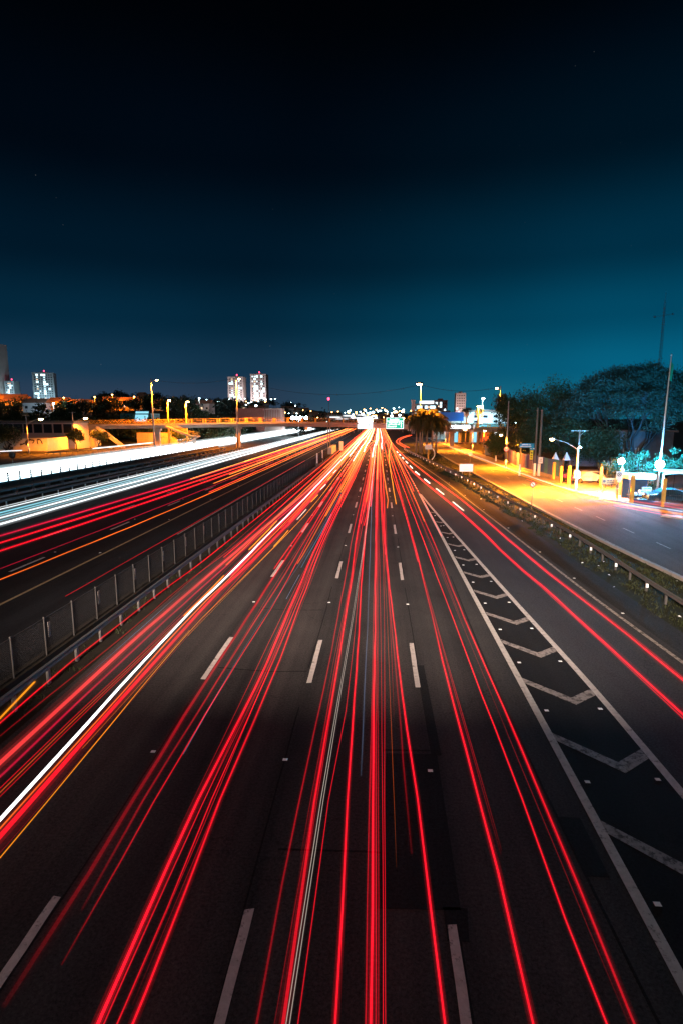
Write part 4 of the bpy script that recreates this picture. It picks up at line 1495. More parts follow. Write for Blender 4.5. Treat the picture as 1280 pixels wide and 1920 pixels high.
hs = [(-196, 300, 13, 9, 5.5, 'orange_wall', 'ochre house with lit front below the wide grey block'), (-184, 285, 12, 9, 5, 'cream', 'cream house with dark pitched roof on the hill, left side'),
      (-170, 300, 9, 8, 6, 'orange_wall', 'orange-lit house at the foot of the grey block'), (-156, 295, 11, 8, 5, 'cream', 'low cream house in the middle of the hill row'),
      (-146, 310, 9, 8, 6.5, 'orange_wall', 'tall narrow orange house on the hill ridge'), (-205, 285, 8, 7, 5, 'cream', 'small pale house at the left picture edge'),
      (-132, 300, 10, 8, 5.5, 'orange_wall', 'orange house at the right end of the hill row'), (-121, 320, 10, 8, 5, 'cream', 'small pale house left of the tall lamp pole'),
      (-165, 270, 10, 8, 4.5, 'grey_wall', 'teal-grey house low on the slope'), (-104, 340, 10, 8, 6, 'pink_wall', 'pinkish house behind the yellow lamp posts')]
for x, y, w, d, h, m_, lab in hs:
    house('house', lab, x, y, w, d, h, m_, random.uniform(-.3, .3))
for k in range(46):
    y = random.uniform(400, 600)
    x = random.uniform(-.42 * y, -.05 * y)
    house('house', 'small hazy house among the trees below the twin towers', x, y, random.uniform(7, 12), 8, random.uniform(4, 8), random.choice(('cream', 'grey_wall', 'orange_wall', 'brick')), random.uniform(-.4, .4), .5, 'houses in the hazy distance')
for k in range(18):
    y = random.uniform(380, 560)
    x = random.uniform(.0 * y, .3 * y)
    house('house', 'small dark house on the skyline behind the palms', x, y, random.uniform(7, 13), 8, random.uniform(4, 9), random.choice(('cream', 'grey_wall', 'brick')), random.uniform(-.4, .4), .5, 'houses on the right skyline')


def far_lamp(x, y, h, col, label, group, power=0, r=.5):
    z = float(hill_z(x, y))
    t = thing('distant_lamp', label, 'street lamp', (x, y, z), 0, group)
    MB().cyl((0, 0, -.5), (0, 0, h), .1, .08, 6).build('pole', M['pole'], t)
    MB().tube([(0, 0, h - r * .7), (0, 0, h - r * .3), (0, 0, h + r * .4), (0, 0, h + r * .7)], [r * .3, r, r, r * .3], 8).build('lamp', M['lamp_far_o' if col == 'o' else 'lamp_far_w'], t)
    if power:
        point('lamp_light', t, (0, -r - .5, h - .3), SOD if col == 'o' else WHT, power * 1.0, r)


for x, y, h in ((-198, 291, 8), (-188, 276, 7), (-163, 291, 7.5), (-151, 300, 8), (-139, 295, 8.5), (-126, 292, 7), (-207, 278, 6)):
    far_lamp(x, y, h, 'o', 'orange street lamp among the houses on the left hill', 'lamps on the left hill', 14000, .42)
for x, y, h in ((-206, 270, 5), (-152, 262, 4), (-100, 318, 8)):
    far_lamp(x, y, h, 'w', 'white street lamp low on the left hill', 'white lamps on the left hill', 6000, .45)
for k in range(60):
    y = random.uniform(380, 640)
    x = random.uniform(-.33 * y, -.07 * y)
    far_lamp(x, y, random.uniform(5, 10), 'w' if random.random() < .62 else 'o', 'tiny glowing lamp in the hazy distance left of the road', 'lamps in the far town, left', 0, random.uniform(.35, .8))
for k in range(75):
    y = random.uniform(300, 620)
    x = random.uniform(-.06 * y, .06 * y)
    far_lamp(x, y, random.uniform(5, 13), 'w' if random.random() < .5 else 'o', 'tiny glowing lamp above the far end of the road', 'lamps at the end of the road', 0, random.uniform(.45, .95))
for k in range(22):
    y = random.uniform(330, 560)
    x = random.uniform(.05 * y, .24 * y)
    far_lamp(x, y, random.uniform(5, 12), 'w' if random.random() < .7 else 'o', 'tiny glowing lamp on the skyline behind the palms', 'lamps in the far town, right', 0, random.uniform(.35, .7))
fl = thing('floodlight_mast', 'cluster of blazing white floodlights beyond the footbridge', 'floodlight', (-36, 258, 0))
MB().cyl((0, 0, 0), (0, 0, 8.2), .2, .15, 8).build('pole', M['steel_d'], fl)
MB().box((0, 0, 8.2), (8, .3, .3)).build('crossbar', M['steel_d'], fl)
for x in (-2.6, -.9, .8, 3.4):
    MB().tube([(x, -.3, 8.5), (x, -.45, 8.5)], [.75, .65], 12).build('lamp', M['lamp_white'], fl)
point('flood_light', fl, (0, -2, 8.5), WHT, 40000, .6)

# ------------------------------------------------------------------ the lot on the right
def sheet_fence(label, pts, h, mats):
    t = thing('sheet_fence', label, 'fence', (0, 0, 0))
    P = catmull([(x, y, .1) for x, y in pts], step=1.05)
    for i, (a, b_) in enumerate(zip(P, P[1:])):
        d = b_ - a
        L = d.length
        prof = MB()
        n = 8
        vs = []
        for k in range(n + 1):
            o = .025 if k % 2 else -.025
            vs += [(L * k / n, o, .45), (L * k / n, o, h + .04 * math.sin(i * 1.7))]
        prof.add(vs, [(2 * k, 2 * k + 2, 2 * k + 3, 2 * k + 1) for k in range(n)])
        o = prof.build('sheet_panel', M[mats[i % len(mats)]], t, loc=(a.x, a.y, .0))
        o.rotation_euler.z = math.atan2(d.y, d.x)
        MB().box((L / 2, 0, .27), (L + .01, .2, .36)).build('footing_block', M['concrete'], t, loc=(a.x, a.y, 0)).rotation_euler.z = math.atan2(d.y, d.x)
    return t


sheet_fence('purple corrugated sheet fence on a concrete footing behind the pavement', [(24.3, 110), (23.3, 99), (23.6, 91.5), (24.2, 88.2)], 2.75, ('purple_sheet', 'purple_sheet', 'purple_sheet', 'blue_sheet'))
sheet_fence('blue corrugated sheet fence between the utility poles and yellow posts', [(24.2, 88.1), (24.4, 84), (24.9, 79.0)], 2.7, ('blue_sheet', 'blue_sheet', 'teal_sheet'))
for i, (x, y, h) in enumerate(((24.0, 79.7, 2.4), (23.75, 75.7, 2.2), (24.05, 73.4, 2.45), (27.4, 71.9, 2.7), (26.4, 63.5, 2.9), (25.3, 58.2, 2.75), (27.25, 55.9, 2.7))):
    lab = ['ochre concrete post nearest the blue fence', 'second ochre post from the blue fence', 'third ochre post, beside the pink flowers', 'ochre post in front of the white car', 'ochre post right of the orange board', 'nearest ochre post before the stall', 'ochre post in front of the dark car'][i]
    t = thing('fence_post', lab, 'post', (x, y, 0), random.uniform(-.2, .2))
    MB().box((0, 0, h / 2), (.3, .3, h)).build('shaft', M['post_yellow'], t)
    MB().add([(-.15, -.15, h), (.15, -.15, h), (.15, .15, h), (-.15, .15, h), (0, 0, h + .1)], [(0, 1, 4), (1, 2, 4), (2, 3, 4), (3, 0, 4)]).build('cap', M['post_yellow'], t)


def utility(x, y, h, lab, r=.17):
    t = thing('utility_pole', lab, 'pole', (x, y, 0))
    MB().tube([(0, 0, 0), (0, 0, h)], [r, r * .7], 10).build('shaft', M['concrete_d'], t, True)
    MB().cyl((0, 0, 0), (0, 0, 1.9), r * 1.06, r * 1.04, 12).build('white_base', M['white'], t, True)
    return t


utility(22.7, 84.6, 9.9, 'dark utility pole with white base, left one of the close pair')
u2 = utility(23.2, 84.2, 9.6, 'dark utility pole with white base and notice, right one of the close pair', .2)
MB().box((.1, -.3, 2.4), (.62, .04, .9)).build('notice', M['white'], u2)
b = MB()
text_bar(b, -.1, 2.5, .4, .12, .8, -.33)
text_bar(b, -.1, 2.25, .4, .12, .8, -.33)
b.build('lettering', M['black'], u2)
mb = thing('meter_box', 'white box fixed to the street lamp pole in the lot', 'box', (22.7, 66.65, 2.05))
MB().box((0, 0, 0), (.62, .25, .85)).build('case', M['white'], mb)
MB().box((0, -.14, 0), (.5, .02, .7)).build('door', M['cream'], mb)
ss_ = thing('street_sign', 'blue street name sign with white lettering on an orange-lit post', 'sign', (20.75, 85.4, 0))
MB().cyl((0, 0, 0), (0, 0, 4.9), .13, .11, 10).build('post', M['post_yellow'], ss_, True)
MB().cyl((0, 0, 0), (0, 0, 1.7), .15, .14, 12).build('white_base', M['white'], ss_, True)
MB().box((.85, -.1, 4.45), (2.1, .05, .62)).build('panel', M['blue_sign'], ss_)
MB().box((1.75, -.16, 4.0), (.95, .05, .4)).build('lower_panel', M['blue_sign'], ss_)
b = MB()
text_bar(b, .1, 4.5, 1.3, .16, .9, -.14)
text_bar(b, -.1, 4.24, 1.6, .15, .9, -.14)
text_bar(b, 1.35, 3.95, .8, .14, .9, -.2)
b.build('lettering', M['white'], ss_)
yb = thing('yellow_banner', 'narrow bright yellow vertical banner beside the utility poles', 'sign', (22.25, 85.0, 0))
MB().box((0, 0, 3.1), (.42, .05, 1.35)).build('panel', M['yellow_sign'], yb)
MB().cyl((.22, .05, 0), (.22, .05, 3.8), .03, .03, 6).build('post', M['pole'], yb)
b = MB()
for z in (2.6, 2.9, 3.3):
    text_bar(b, -.14, z, .28, .2, .9, -.035)
b.build('lettering', M['black'], yb)
wg = thing('white_tent', 'pair of white pointed tent tops behind the blue fence', 'tent', (26.6, 86, 0))
for x in (-.6, 1.0):
    MB().add([(x - .45, -.45, 2.3), (x + .45, -.45, 2.3), (x + .45, .45, 2.3), (x - .45, .45, 2.3), (x, 0, 3.5)], [(0, 1, 4), (1, 2, 4), (2, 3, 4), (3, 0, 4)]).build('canopy', M['white'], wg)
    for a in (-.55, .55):
        MB().cyl((x + a, 0, 0), (x + a, 0, 2.3), .04, .04, 6).build('leg', M['pole'], wg)
ns = thing('no_parking_sign', 'white rectangular sign with a crossed-out circle on the traffic island', 'sign', (24.35, 59.3, .13))
MB().cyl((0, 0, 0), (0, 0, 2.9), .05, .05, 8).build('post', M['pole'], ns)
MB().cyl((0, 0, 0), (0, 0, 1.0), .13, .11, 10).build('base', M['post_yellow'], ns)
MB().box((0, -.07, 2.52), (.62, .04, .82)).build('panel', M['white'], ns)
b = MB()
for k in range(20):
    a, a2 = k * math.pi / 10, (k + 1) * math.pi / 10
    b.add([(math.cos(a) * .21, -.1, 2.65 + math.sin(a) * .21), (math.cos(a2) * .21, -.1, 2.65 + math.sin(a2) * .21), (math.cos(a2) * .16, -.1, 2.65 + math.sin(a2) * .16), (math.cos(a) * .16, -.1, 2.65 + math.sin(a) * .16)], [(0, 1, 2, 3)])
for s_ in (-1, 1):
    b.add([(-.15 * s_ - .02, -.102, 2.8), (-.15 * s_ + .04, -.102, 2.8), (.15 * s_ + .02, -.102, 2.5), (.15 * s_ - .04, -.102, 2.5)], [(0, 1, 2, 3)])
b.build('crossed_circle', M['black'], ns)
MB().cyl((0, -.1, 2.0), (0, -.14, 2.0), .19, .19, 16).build('round_plate', M['white'], ns)
ob = thing('orange_board', 'long orange lettered board behind the crossed-circle sign', 'sign', (23.95, 60.4, .1))
MB().box((0, 0, 1.85), (1.75, .08, .6)).build('panel', M['orange_sign'], ob)
for x in (-.7, .7):
    MB().box((x, .07, .8), (.07, .06, 1.7)).build('leg', M['pole'], ob)
b = MB()
text_bar(b, -.3, 1.85, .7, .14, .85, -.05)
text_bar(b, -.3, 1.65, .7, .12, .85, -.05)
b.cyl((-.6, -.04, 1.85), (-.6, -.06, 1.85), .14, .14, 12)
b.build('lettering', M['brick'], ob)
pl_ = thing('parking_lamp', 'small white lamp on a yellow-green pole beside the white car', 'street lamp', (26.9, 79.5, 0))
MB().cyl((0, 0, 0), (0, 0, 4.3), .08, .06, 8).build('pole', M['post_yellow'], pl_)
MB().tube([(.0, 0, 4.3), (.25, 0, 4.55), (.5, 0, 4.45)], [.06, .18, .1], 8).build('lamp_head', M['lamp_far_w'], pl_)


def car(name, label, x, y, rz, prof, top, m, wb, wid=1.78, tail='cab'):
    """body profile lofted across the width, cabin narrowed towards the roof"""
    t = thing(name, label, 'car', (x, y, .03), rz)
    def loft(pf, hw):
        b = MB()
        n = len(pf)
        vs = []
        for s_, ins in ((-1, .0), (-.9, -.06), (.9, -.06), (1, .0)):
            for a, z in pf:
                k = .86 if z > .95 else 1
                vs.append((a * (1 if abs(s_) < 1 else .985), s_ * hw * k, z - (.03 if abs(s_) == 1 and z > .7 else 0)))
        fs = []
        for j in range(3):
            for i in range(n):
                fs.append((j * n + i, j * n + (i + 1) % n, (j + 1) * n + (i + 1) % n, (j + 1) * n + i))
        fs += [tuple(range(n)), tuple(range(3 * n, 4 * n))[::-1]]
        return b.add(vs, fs)
    loft(prof, wid / 2).build('body', M[m], t)
    loft(top, wid / 2 + .012).build('windows', M['glass'], t)
    for px_ in wb:
        for s_ in (-1, 1):
            w_ = MB().cyl((0, -.11, 0), (0, .11, 0), .33, .33, 18).build('wheel', M['tyre'], t, True, (px_, s_ * (wid / 2 - .09), .33))
            MB().cyl((0, s_ * .1, 0), (0, s_ * .125, 0), .2, .19, 12).build('rim', M['steel'], w_)
    xs_ = [a for a, z in prof]
    for s_ in (-.6, .6):
        MB().box((min(xs_) + .08, s_, .72), (.12, .36, .14)).build('headlight', M['reflect'], t)
        MB().box((max(xs_) - .06, s_, .8), (.1, .26, .2)).build('tail_light', M['red_sign'], t)
    for d in (-.15, .75):
        MB().box((d, -(wid / 2 + .012), .82), (.16, .02, .04)).build('handle', M['steel'], t)
    for s_ in (-1, 1):
        MB().box((-.85, s_ * (wid / 2 + .08), .98), (.14, .16, .12)).build('mirror', M[m], t)
    return t


car('parked_car', 'silver white estate car parked behind the yellow posts', 27.3, 76.2, .05,
    [(-2.1, .35), (-2.15, .6), (-2.0, .8), (-1.1, .95), (-.45, 1.5), (.2, 1.58), (1.6, 1.55), (1.95, 1.0), (2.05, .6), (2.0, .35)],
    [(-.95, .98), (-.42, 1.44), (.2, 1.51), (1.55, 1.48), (1.8, 1.0)], 'carwhite', (-1.3, 1.25))
car('parked_car', 'dark sedan parked behind the ochre post on the right', 29.0, 58.6, -.08,
    [(-2.15, .32), (-2.2, .55), (-2.0, .85), (-1.35, .95), (-.75, 1.38), (.0, 1.44), (.7, 1.38), (1.4, .92), (2.15, .72), (2.2, .5), (2.1, .32)],
    [(-1.2, .97), (-.72, 1.32), (0, 1.38), (.66, 1.32), (1.2, .97)], 'cardark', (-1.35, 1.35))
car('parked_car', 'dark car cut off by the right picture edge behind the sedan', 33.6, 61.5, .3,
    [(-2.15, .32), (-2.2, .55), (-2.0, .85), (-1.35, .95), (-.75, 1.38), (.0, 1.44), (.7, 1.38), (1.4, .92), (2.15, .72), (2.2, .5), (2.1, .32)],
    [(-1.2, .97), (-.72, 1.32), (0, 1.38), (.66, 1.32), (1.2, .97)], 'cardark', (-1.35, 1.35))

kst = thing('vending_stall', 'small stall with a pale roof between the floodlights', 'stall', (27.0, 60.8, 0))
MB().box((0, 0, 2.45), (2.7, 1.8, .5)).build('roof', M['white'], kst)
for x in (-1.25, 1.25):
    for y in (-.8, .8):
        MB().box((x, y, 1.1), (.07, .07, 2.3)).build('post', M['steel_d'], kst)
MB().box((0, .8, 1.1), (2.5, .05, 2.2)).build('back_panel', M['blue_sheet'], kst)
MB().box((0, -.3, .5), (2.3, .6, .06)).build('shelf', M['steel_d'], kst)
ck = [(.2, .62), (.85, .62), (.2, .92), (.85, .92), (.5, 1.22), (.9, 1.22), (-.5, .62), (.15, .14), (.85, .14)]
for i, (x, z) in enumerate(ck):
    c_ = thing('crate', 'pale crate stacked in the stall between the floodlights', 'crate', (27.0 + x, 60.5, z), 0, 'crates in the stall')
    MB().box((0, 0, 0), (.5, .4, .24)).build('body', M['white'], c_)
    MB().box((0, -.21, .02), (.3, .02, .07)).build('handle_slot', M['black'], c_)
cp = thing('car_canopy', 'white curved canopy frame over the parked cars at the right edge', 'canopy', (31.2, 60.5, 0))
MB().tube(catmull([(-1.9, 0, 0), (-1.9, 0, 2.3), (-1.5, 0, 2.75), (2.5, 0, 2.8), (6, 0, 2.8)], per=6), .09, 8).build('frame', M['white'], cp, True)
MB().prism([(-1.5, -1.2), (6, -1.2), (6, 3), (-1.5, 3)], 2.85, 2.95).build('roof', M['white'], cp)
for x in (1.2, 4.5):
    MB().cyl((x, 1.5, 0), (x, 1.5, 2.85), .05, .05, 8).build('post', M['white'], cp)
hw = thing('lot_house', 'pale house wall with a lit gate behind the umbrella tree', 'house', (42, 103, 0))
MB().box((0, 3, 3), (18, 6, 6)).build('wall', M['concrete_d'], hw)
MB().box((0, 3, 6.15), (19, 7, .3)).build('roof', M['roof'], hw)
MB().box((-3.2, -.06, 2.6), (.8, .2, 1.4)).build('window', M['glass'], hw)
for k in range(7):
    MB().box((.6 + k * .42, -.25, 1.8), (.1, .06, 3.0)).build('gate_bar', M['white'], hw)
lf = thing('lot_fence', 'low dark wire fence along the front of the lot', 'fence', (0, 0, 0))
for a, b_ in (((24.1, 73.5), (27.4, 71.9)), ((25.4, 58.3), (27.25, 55.9)), ((27.25, 55.9), (31.5, 52.0))):
    L = math.hypot(b_[0] - a[0], b_[1] - a[1])
    az = math.atan2(b_[1] - a[1], b_[0] - a[0])
    if a[0] > 25:
        MB().box((L / 2, 0, .22), (L, .14, .46)).build('low_wall', M['blue_sheet'], lf, loc=(a[0], a[1], 0)).rotation_euler.z = az
    wv = MB()
    for k in range(int(L / .16)):
        wv.cyl((k * .16, 0, .4), (k * .16, 0, 1.9), .006, .006, 3)
    for z in (.6, 1.2, 1.9):
        wv.cyl((0, 0, z), (L, 0, z), .012, .012, 4)
    wv.build('wire_panel', M['steel_d'], lf, loc=(a[0], a[1], 0)).rotation_euler.z = az

# cables slung between the tall poles
def cable(label, a, b_, sag, r=.035):
    a, b_ = Vector(a), Vector(b_)
    P = []
    for k in range(25):
        u = k / 24
        P.append(a.lerp(b_, u) - Vector((0, 0, sag * 4 * u * (1 - u))))
    tag(MB().tube(P, r, 5, cap=False).build('cable', M['cable']), label, 'cable')


cable('cable slung between the two tall highway lamp poles', (-62.9, 157.5, 19), (-39.3, 158.5, 19.3), 1.2)
cable('long cable from the twin-tower lamp pole to the lamp above the palms', (-39.3, 158.5, 19), (9.95, 140, 16.3), 3.2)
cable('cable from the lamp above the palms to the tall slim pole', (9.95, 140, 16.3), (26.6, 130, 15.2), 1.2)
cable('cable from the tall slim pole into the dark trees on the right', (26.6, 130, 13), (23.2, 84.2, 9.5), .8)
cable('thin cable along the graffiti wall', (-110, 134, 6.0), (-84.2, 132.9, 6.2), .4)
# ------------------------------------------------------------------ light streaks of the passing traffic
# every streak is a real glowing strand at the height of the lamp that drew it
CC = {'red': ((1, .006, .02), (1, .085, .025)), 'dred': ((.62, .004, .014), (.9, .06, .02)), 'pink': ((1, .05, .05), (1, .3, .12)), 'white': ((.95, .97, 1), (1, .8, .75)),
      'amber': ((1, .3, .01), (1, .36, .05)), 'orange': ((1, .15, .015), (1, .26, .04)), 'ivory': ((.85, .72, .62), (1, .85, .7)), 'blue': ((.25, .36, .6), (.4, .5, .9)),
      'cyan': ((.08, .45, .75), (.2, .5, .8)), 'head': ((.9, .97, 1), (.95, .98, 1)), 'tealhead': ((.30, .80, .95), (.8, .95, 1)), 'crimson': ((.8, .006, .05), (.8, .02, .08))}


def streak(label, col, pts, w, k=.5, h=.7, halo=.14, prof=None, group=None, grow=1.0, gmax=8, hz=None, name='light_trail', y_or=(45, 110), wg=.22):
    """pts (x, y, z); w width in metres; k brightness; prof [(y, factor)]"""
    ys = [p[1] for p in pts]
    P = []
    fine_ = catmull(pts, step=1.5)
    path = [fine_[0]]
    for p in fine_[1:-1]:
        if (p - path[-1]).length >= (1.45 if p.y < 40 else 4 if p.y < 220 else 14):
            path.append(p)
    path.append(fine_[-1])
    ph = random.uniform(0, 50)
    amp = min(.012, w * .2)
    path = [p + Vector((amp * math.sin(p.y * .55 + ph) + amp * .6 * math.sin(p.y * 1.7 + 2 * ph), 0, .5 * amp * math.sin(p.y * 1.1 + 3 * ph))) for p in path]
    vs, fs, cs = [], [], []
    c0, c1 = [np.array(c) for c in CC[col]]

    def ring(wd, kk):
        n = 6
        base = len(vs)
        for i, p in enumerate(path):
            a, b_ = path[max(i - 1, 0)], path[min(i + 1, len(path) - 1)]
            d = (b_ - a).normalized()
            sx = d.cross(Vector((0, 0, 1))).normalized()
            sy = sx.cross(d)
            y = p.y
            f = float(np.clip((y - y_or[0]) / (y_or[1] - y_or[0]), 0, 1))
            g_ = min(gmax, max(1, (y / 24)) ** grow) if grow else 1
            pr = float(np.interp(y, [q[0] for q in prof], [q[1] for q in prof])) if prof else 1
            c = (c0 * (1 - f) + c1 * f) * kk * g_ * pr * (1 + .16 * math.sin(y * .37 + ph) + .12 * math.sin(y * 1.3 + 2.1 * ph))
            for j in range(n):
                t_ = 2 * math.pi * j / n
                wy = wd * max(1, y / 14) ** (wg if grow else 0)
                vs.append(p + sx * math.cos(t_) * wy / 2 + sy * math.sin(t_) * wy / 2 * h)
                cs.append((*c, 1))
        for i in range(len(path) - 1):
            for j in range(n):
                a, b_ = base + i * n + j, base + i * n + (j + 1) % n
                fs.append((a, b_, b_ + n, a + n))
    ring(w * .56, k * .85)
    if halo:
        ring(w * 1.3, k * halo * .45)
        ring(w * 2.4, k * halo * .14)
    me = bpy.data.meshes.new(name)
    me.from_pydata([tuple(v) for v in vs], [], fs)
    at = me.color_attributes.new('glow', 'FLOAT_COLOR', 'POINT')
    at.data.foreach_set('color', np.array(cs, dtype=np.float32).ravel())
    me.materials.append(M['streak'])
    return tag(put(name, me), label, 'light trail', group)


def st(label, col, z, pts, w, k=.5, **kw):
    return streak(label, col, [(x, y, z) for x, y in pts], w, k, **kw)


FAR = lambda x, d=0: [(x + d, 75), (x + d * 1.5, 130), (x + d * 1.6, 240), (x + d * 1.6, 420)]
# first lane, beside the median rail
st('thin red streak closest to the median guard rail', 'red', .9, [(-9.2, 8), (-9.3, 12.5), (-9.48, 16.2), (-9.43, 21.6), (-9.37, 24.5), (-9.2, 33)] + FAR(-9.1), .07, .45)
st('dim dark red streak just right of the one closest to the rail', 'dred', .8, [(-9.1, 9), (-9.04, 14), (-8.9, 18.4), (-8.9, 25), (-8.5, 37)] + FAR(-8.3), .05, .4, prof=[(9, .1), (14, .5), (30, 1)])
st('thin blue streak in the first lane near the median', 'cyan', .5, [(-8.95, 16), (-8.95, 24.5)], .03, .35, halo=0, prof=[(16, .2), (20, 1), (24.5, .1)])
st('broad pale red band in the first lane', 'pink', .9, [(-8.3, 6), (-8.25, 11), (-8.27, 19), (-8.12, 26), (-7.85, 39), (-7.3, 66)] + FAR(-7.4)[1:], .21, .42, halo=.28)
st('dark crimson band on the right flank of the broad pale red band', 'crimson', .72, [(-8.2, 6), (-8.12, 11), (-8.12, 19), (-7.98, 26), (-7.75, 39), (-7.1, 66)] + FAR(-7.1)[1:], .1, .32)
for i, dx in enumerate((0, .09, .17)):
    st(['left', 'middle', 'right'][i] + ' strand of the fine red triple left of the white streak', 'red' if i != 1 else 'orange', .8, [(-7.85 + dx, 6), (-7.78 + dx, 10), (-7.72 + dx, 14.6), (-7.55 + dx, 20.6), (-7.42 + dx, 27), (-7.2 + dx, 45)] + FAR(-7.0 + dx), .025, .35, halo=.3)
st('short amber indicator dash left of the white streak, nearer one', 'amber', .82, [(-7.47, 20.7), (-7.44, 26.5)], .08, .7)
st('short amber indicator dash left of the white streak, farther one', 'amber', .82, [(-7.46, 32), (-7.5, 41.5)], .08, .7)
st('thick blazing white streak in the first lane', 'white', .95, [(-7.0, 5), (-7.03, 9.5), (-7.25, 19.7), (-7.12, 26), (-7.08, 35), (-6.87, 56)] + FAR(-6.6)[1:], .15, 1.2, halo=0, prof=[(5, 1), (24, 1), (34, .5), (60, .35)])
st('violet fringe streak inside the thick white streak', 'crimson', .95, [(-7.0, 26), (-7.02, 35), (-6.8, 56), (-6.7, 90)], .22, .45)
st('orange streak hugging the right side of the thick white streak', 'orange', .9, [(-6.85, 5), (-6.92, 9.8), (-7.1, 20.8), (-6.93, 27), (-6.7, 42)] + FAR(-6.4), .06, .6)
st('thick red streak right of the thick white streak', 'red', .9, [(-6.74, 5), (-6.8, 9.8), (-6.92, 22), (-6.66, 29), (-6.3, 44)] + FAR(-6.1), .2, .5, halo=.2)
st('amber streak marking the right edge of the first-lane bundle', 'amber', .7, [(-6.62, 5), (-6.64, 10), (-6.82, 19.4), (-6.5, 27), (-5.8, 46)] + FAR(-5.6), .032, .6)
st('short fine yellow streak left of the amber edge streak', 'amber', .72, [(-6.88, 11.9), (-6.84, 19.5)], .018, .5, halo=0)
st('fine amber companion of the amber edge streak', 'amber', .7, [(-6.74, 19), (-6.4, 28), (-5.95, 40)], .018, .4, halo=0)
for i in range(6):
    y0 = 33 + i * 9.2
    st('amber blinker dash in a row along the first lane', 'ivory' if i % 2 else 'amber', .8, [(-6.2 + .1 * math.sin(i), y0), (-6.1 + .1 * math.sin(i), y0 + 5)], .07, .6, group='blinker dashes in the first lane')
st('short thick amber streak over the median rail at the left edge', 'amber', .95, [(-9.3, 11.2), (-9.42, 12.7), (-9.75, 14.7)], .1, .7)
# second lane
st('dim broad red streak left in the second lane, fading at the bottom', 'dred', .8, [(-4.82, 6), (-4.8, 7.1), (-4.86, 10.1), (-4.97, 17.2), (-4.98, 24.6), (-5.02, 35)] + FAR(-5.0), .13, .45, halo=.2, prof=[(6, .06), (8, .25), (14, .6), (20, 1)])
st('second dim red streak of the second lane', 'dred', .8, [(-4.55, 7.5), (-4.64, 10.1), (-4.63, 17.4), (-4.54, 25), (-4.55, 37)] + FAR(-4.6), .07, .45, prof=[(7.4, .05), (10, .5), (17, 1)])
st('orange-red third streak of the second lane', 'red', .8, [(-4.38, 6.6), (-4.37, 7.7), (-4.42, 10.1), (-4.36, 17.4), (-4.24, 24), (-4.35, 39)] + FAR(-4.3), .04, .5, prof=[(6.6, .08), (10, .7), (14, 1)])
st('blue flicker strand in the second lane', 'blue', .6, [(-4.5, 12), (-4.5, 20), (-4.1, 34), (-3.9, 60)], .025, .12, halo=.3)
st('bright thick red streak in the second lane', 'red', .8, [(-3.46, 4.5), (-3.48, 6), (-3.51, 7.4), (-3.54, 10.2), (-3.43, 16.7), (-3.53, 24), (-3.66, 37)] + FAR(-3.6), .075, .75, halo=.3)
st('fine red strand right beside the bright thick second-lane streak', 'dred', .8, [(-3.4, 5), (-3.42, 10), (-3.33, 16.7), (-3.4, 24), (-3.5, 37)], .03, .5)
st('middle red strand of the second-lane right trio', 'red', .8, [(-3.24, 4.5), (-3.23, 7.6), (-3.29, 10.2), (-3.24, 17), (-3.31, 24.3), (-3.49, 38)] + FAR(-3.3), .035, .5)
st('right red strand of the second-lane right trio', 'red', .8, [(-3.05, 4.5), (-3.05, 8), (-3.1, 10.2), (-3.07, 17), (-3.18, 24.5), (-3.35, 39)] + FAR(-3.0), .055, .45, halo=.3)
st('blue streak between the second-lane bundles, farther up', 'cyan', .6, [(-4.0, 29), (-3.95, 34), (-3.8, 46)], .04, .2)
st('short blue-white scratch of light in the second lane', 'blue', .5, [(-4.0, 24), (-3.95, 28)], .03, .4, halo=0)
# third lane
st('dotted dim red streak at the left of the third lane', 'dred', .8, [(-1.47, 4.5), (-1.48, 6.1), (-1.51, 8.2), (-1.51, 10.3), (-1.48, 15), (-1.52, 25), (-1.64, 40)] + FAR(-1.6), .05, .4, prof=[(4.5, .3), (10, .6), (16, 1)])
st('thick red streak left of the ivory streak in the third lane', 'red', .8, [(-1.14, 4.5), (-1.15, 6.1), (-1.16, 8.2), (-1.2, 10.3), (-1.22, 25), (-1.37, 40)] + FAR(-1.3), .08, .45, halo=.25, prof=[(4.5, .5), (9, .8), (14, 1)])
for dx in (0, .045):
    st(('left' if dx == 0 else 'right') + ' strand of the twin ivory streak in the third lane', 'ivory', .75, [(-1.1 + dx, 4.5), (-1.1 + dx, 6.1), (-1.09 + dx, 10.4), (-.92 + dx, 25.3), (-.82 + dx, 46), (-.8 + dx, 86)] + FAR(-.8)[1:], .015, .32, halo=.2)
st('fine dark red strand right of the ivory streak', 'dred', .8, [(-.95, 4.5), (-.94, 8), (-.93, 10.3), (-.78, 13.9), (-.82, 25), (-.89, 39)] + FAR(-.9), .022, .6)
st('orange-red streak left of the central bundle', 'red', .8, [(-.46, 4.5), (-.47, 6.1), (-.5, 7.8), (-.55, 10.4), (-.6, 16.4), (-.72, 25), (-.81, 39)] + FAR(-.8), .045, .75, halo=.35)
st('pale blue streak in the middle of the third lane', 'blue', .7, [(-.31, 11.3), (-.36, 22), (-.5, 40), (-.78, 71)], .03, .12, halo=.5, prof=[(11, .2), (15, 1)])
st('thick central red streak running straight down the third lane', 'red', .8, [(-.02, 4.5), (-.02, 6.1), (-.03, 7.7), (-.04, 10.4), (-.08, 25), (-.11, 40)] + FAR(-.2), .055, .8, halo=.3)
for i, (dx, kk) in enumerate(((-.07, .35), (.06, .4), (.1, .3))):
    st(['fine strand at the left flank', 'fine strand at the right flank', 'outer fine strand at the right flank'][i] + ' of the thick central red streak', 'dred', .8, [(dx - .02, 4.5), (dx - .03, 8), (dx - .04, 10.4), (dx - .07, 25), (dx - .1, 40)] + FAR(dx - .2), .03, kk)
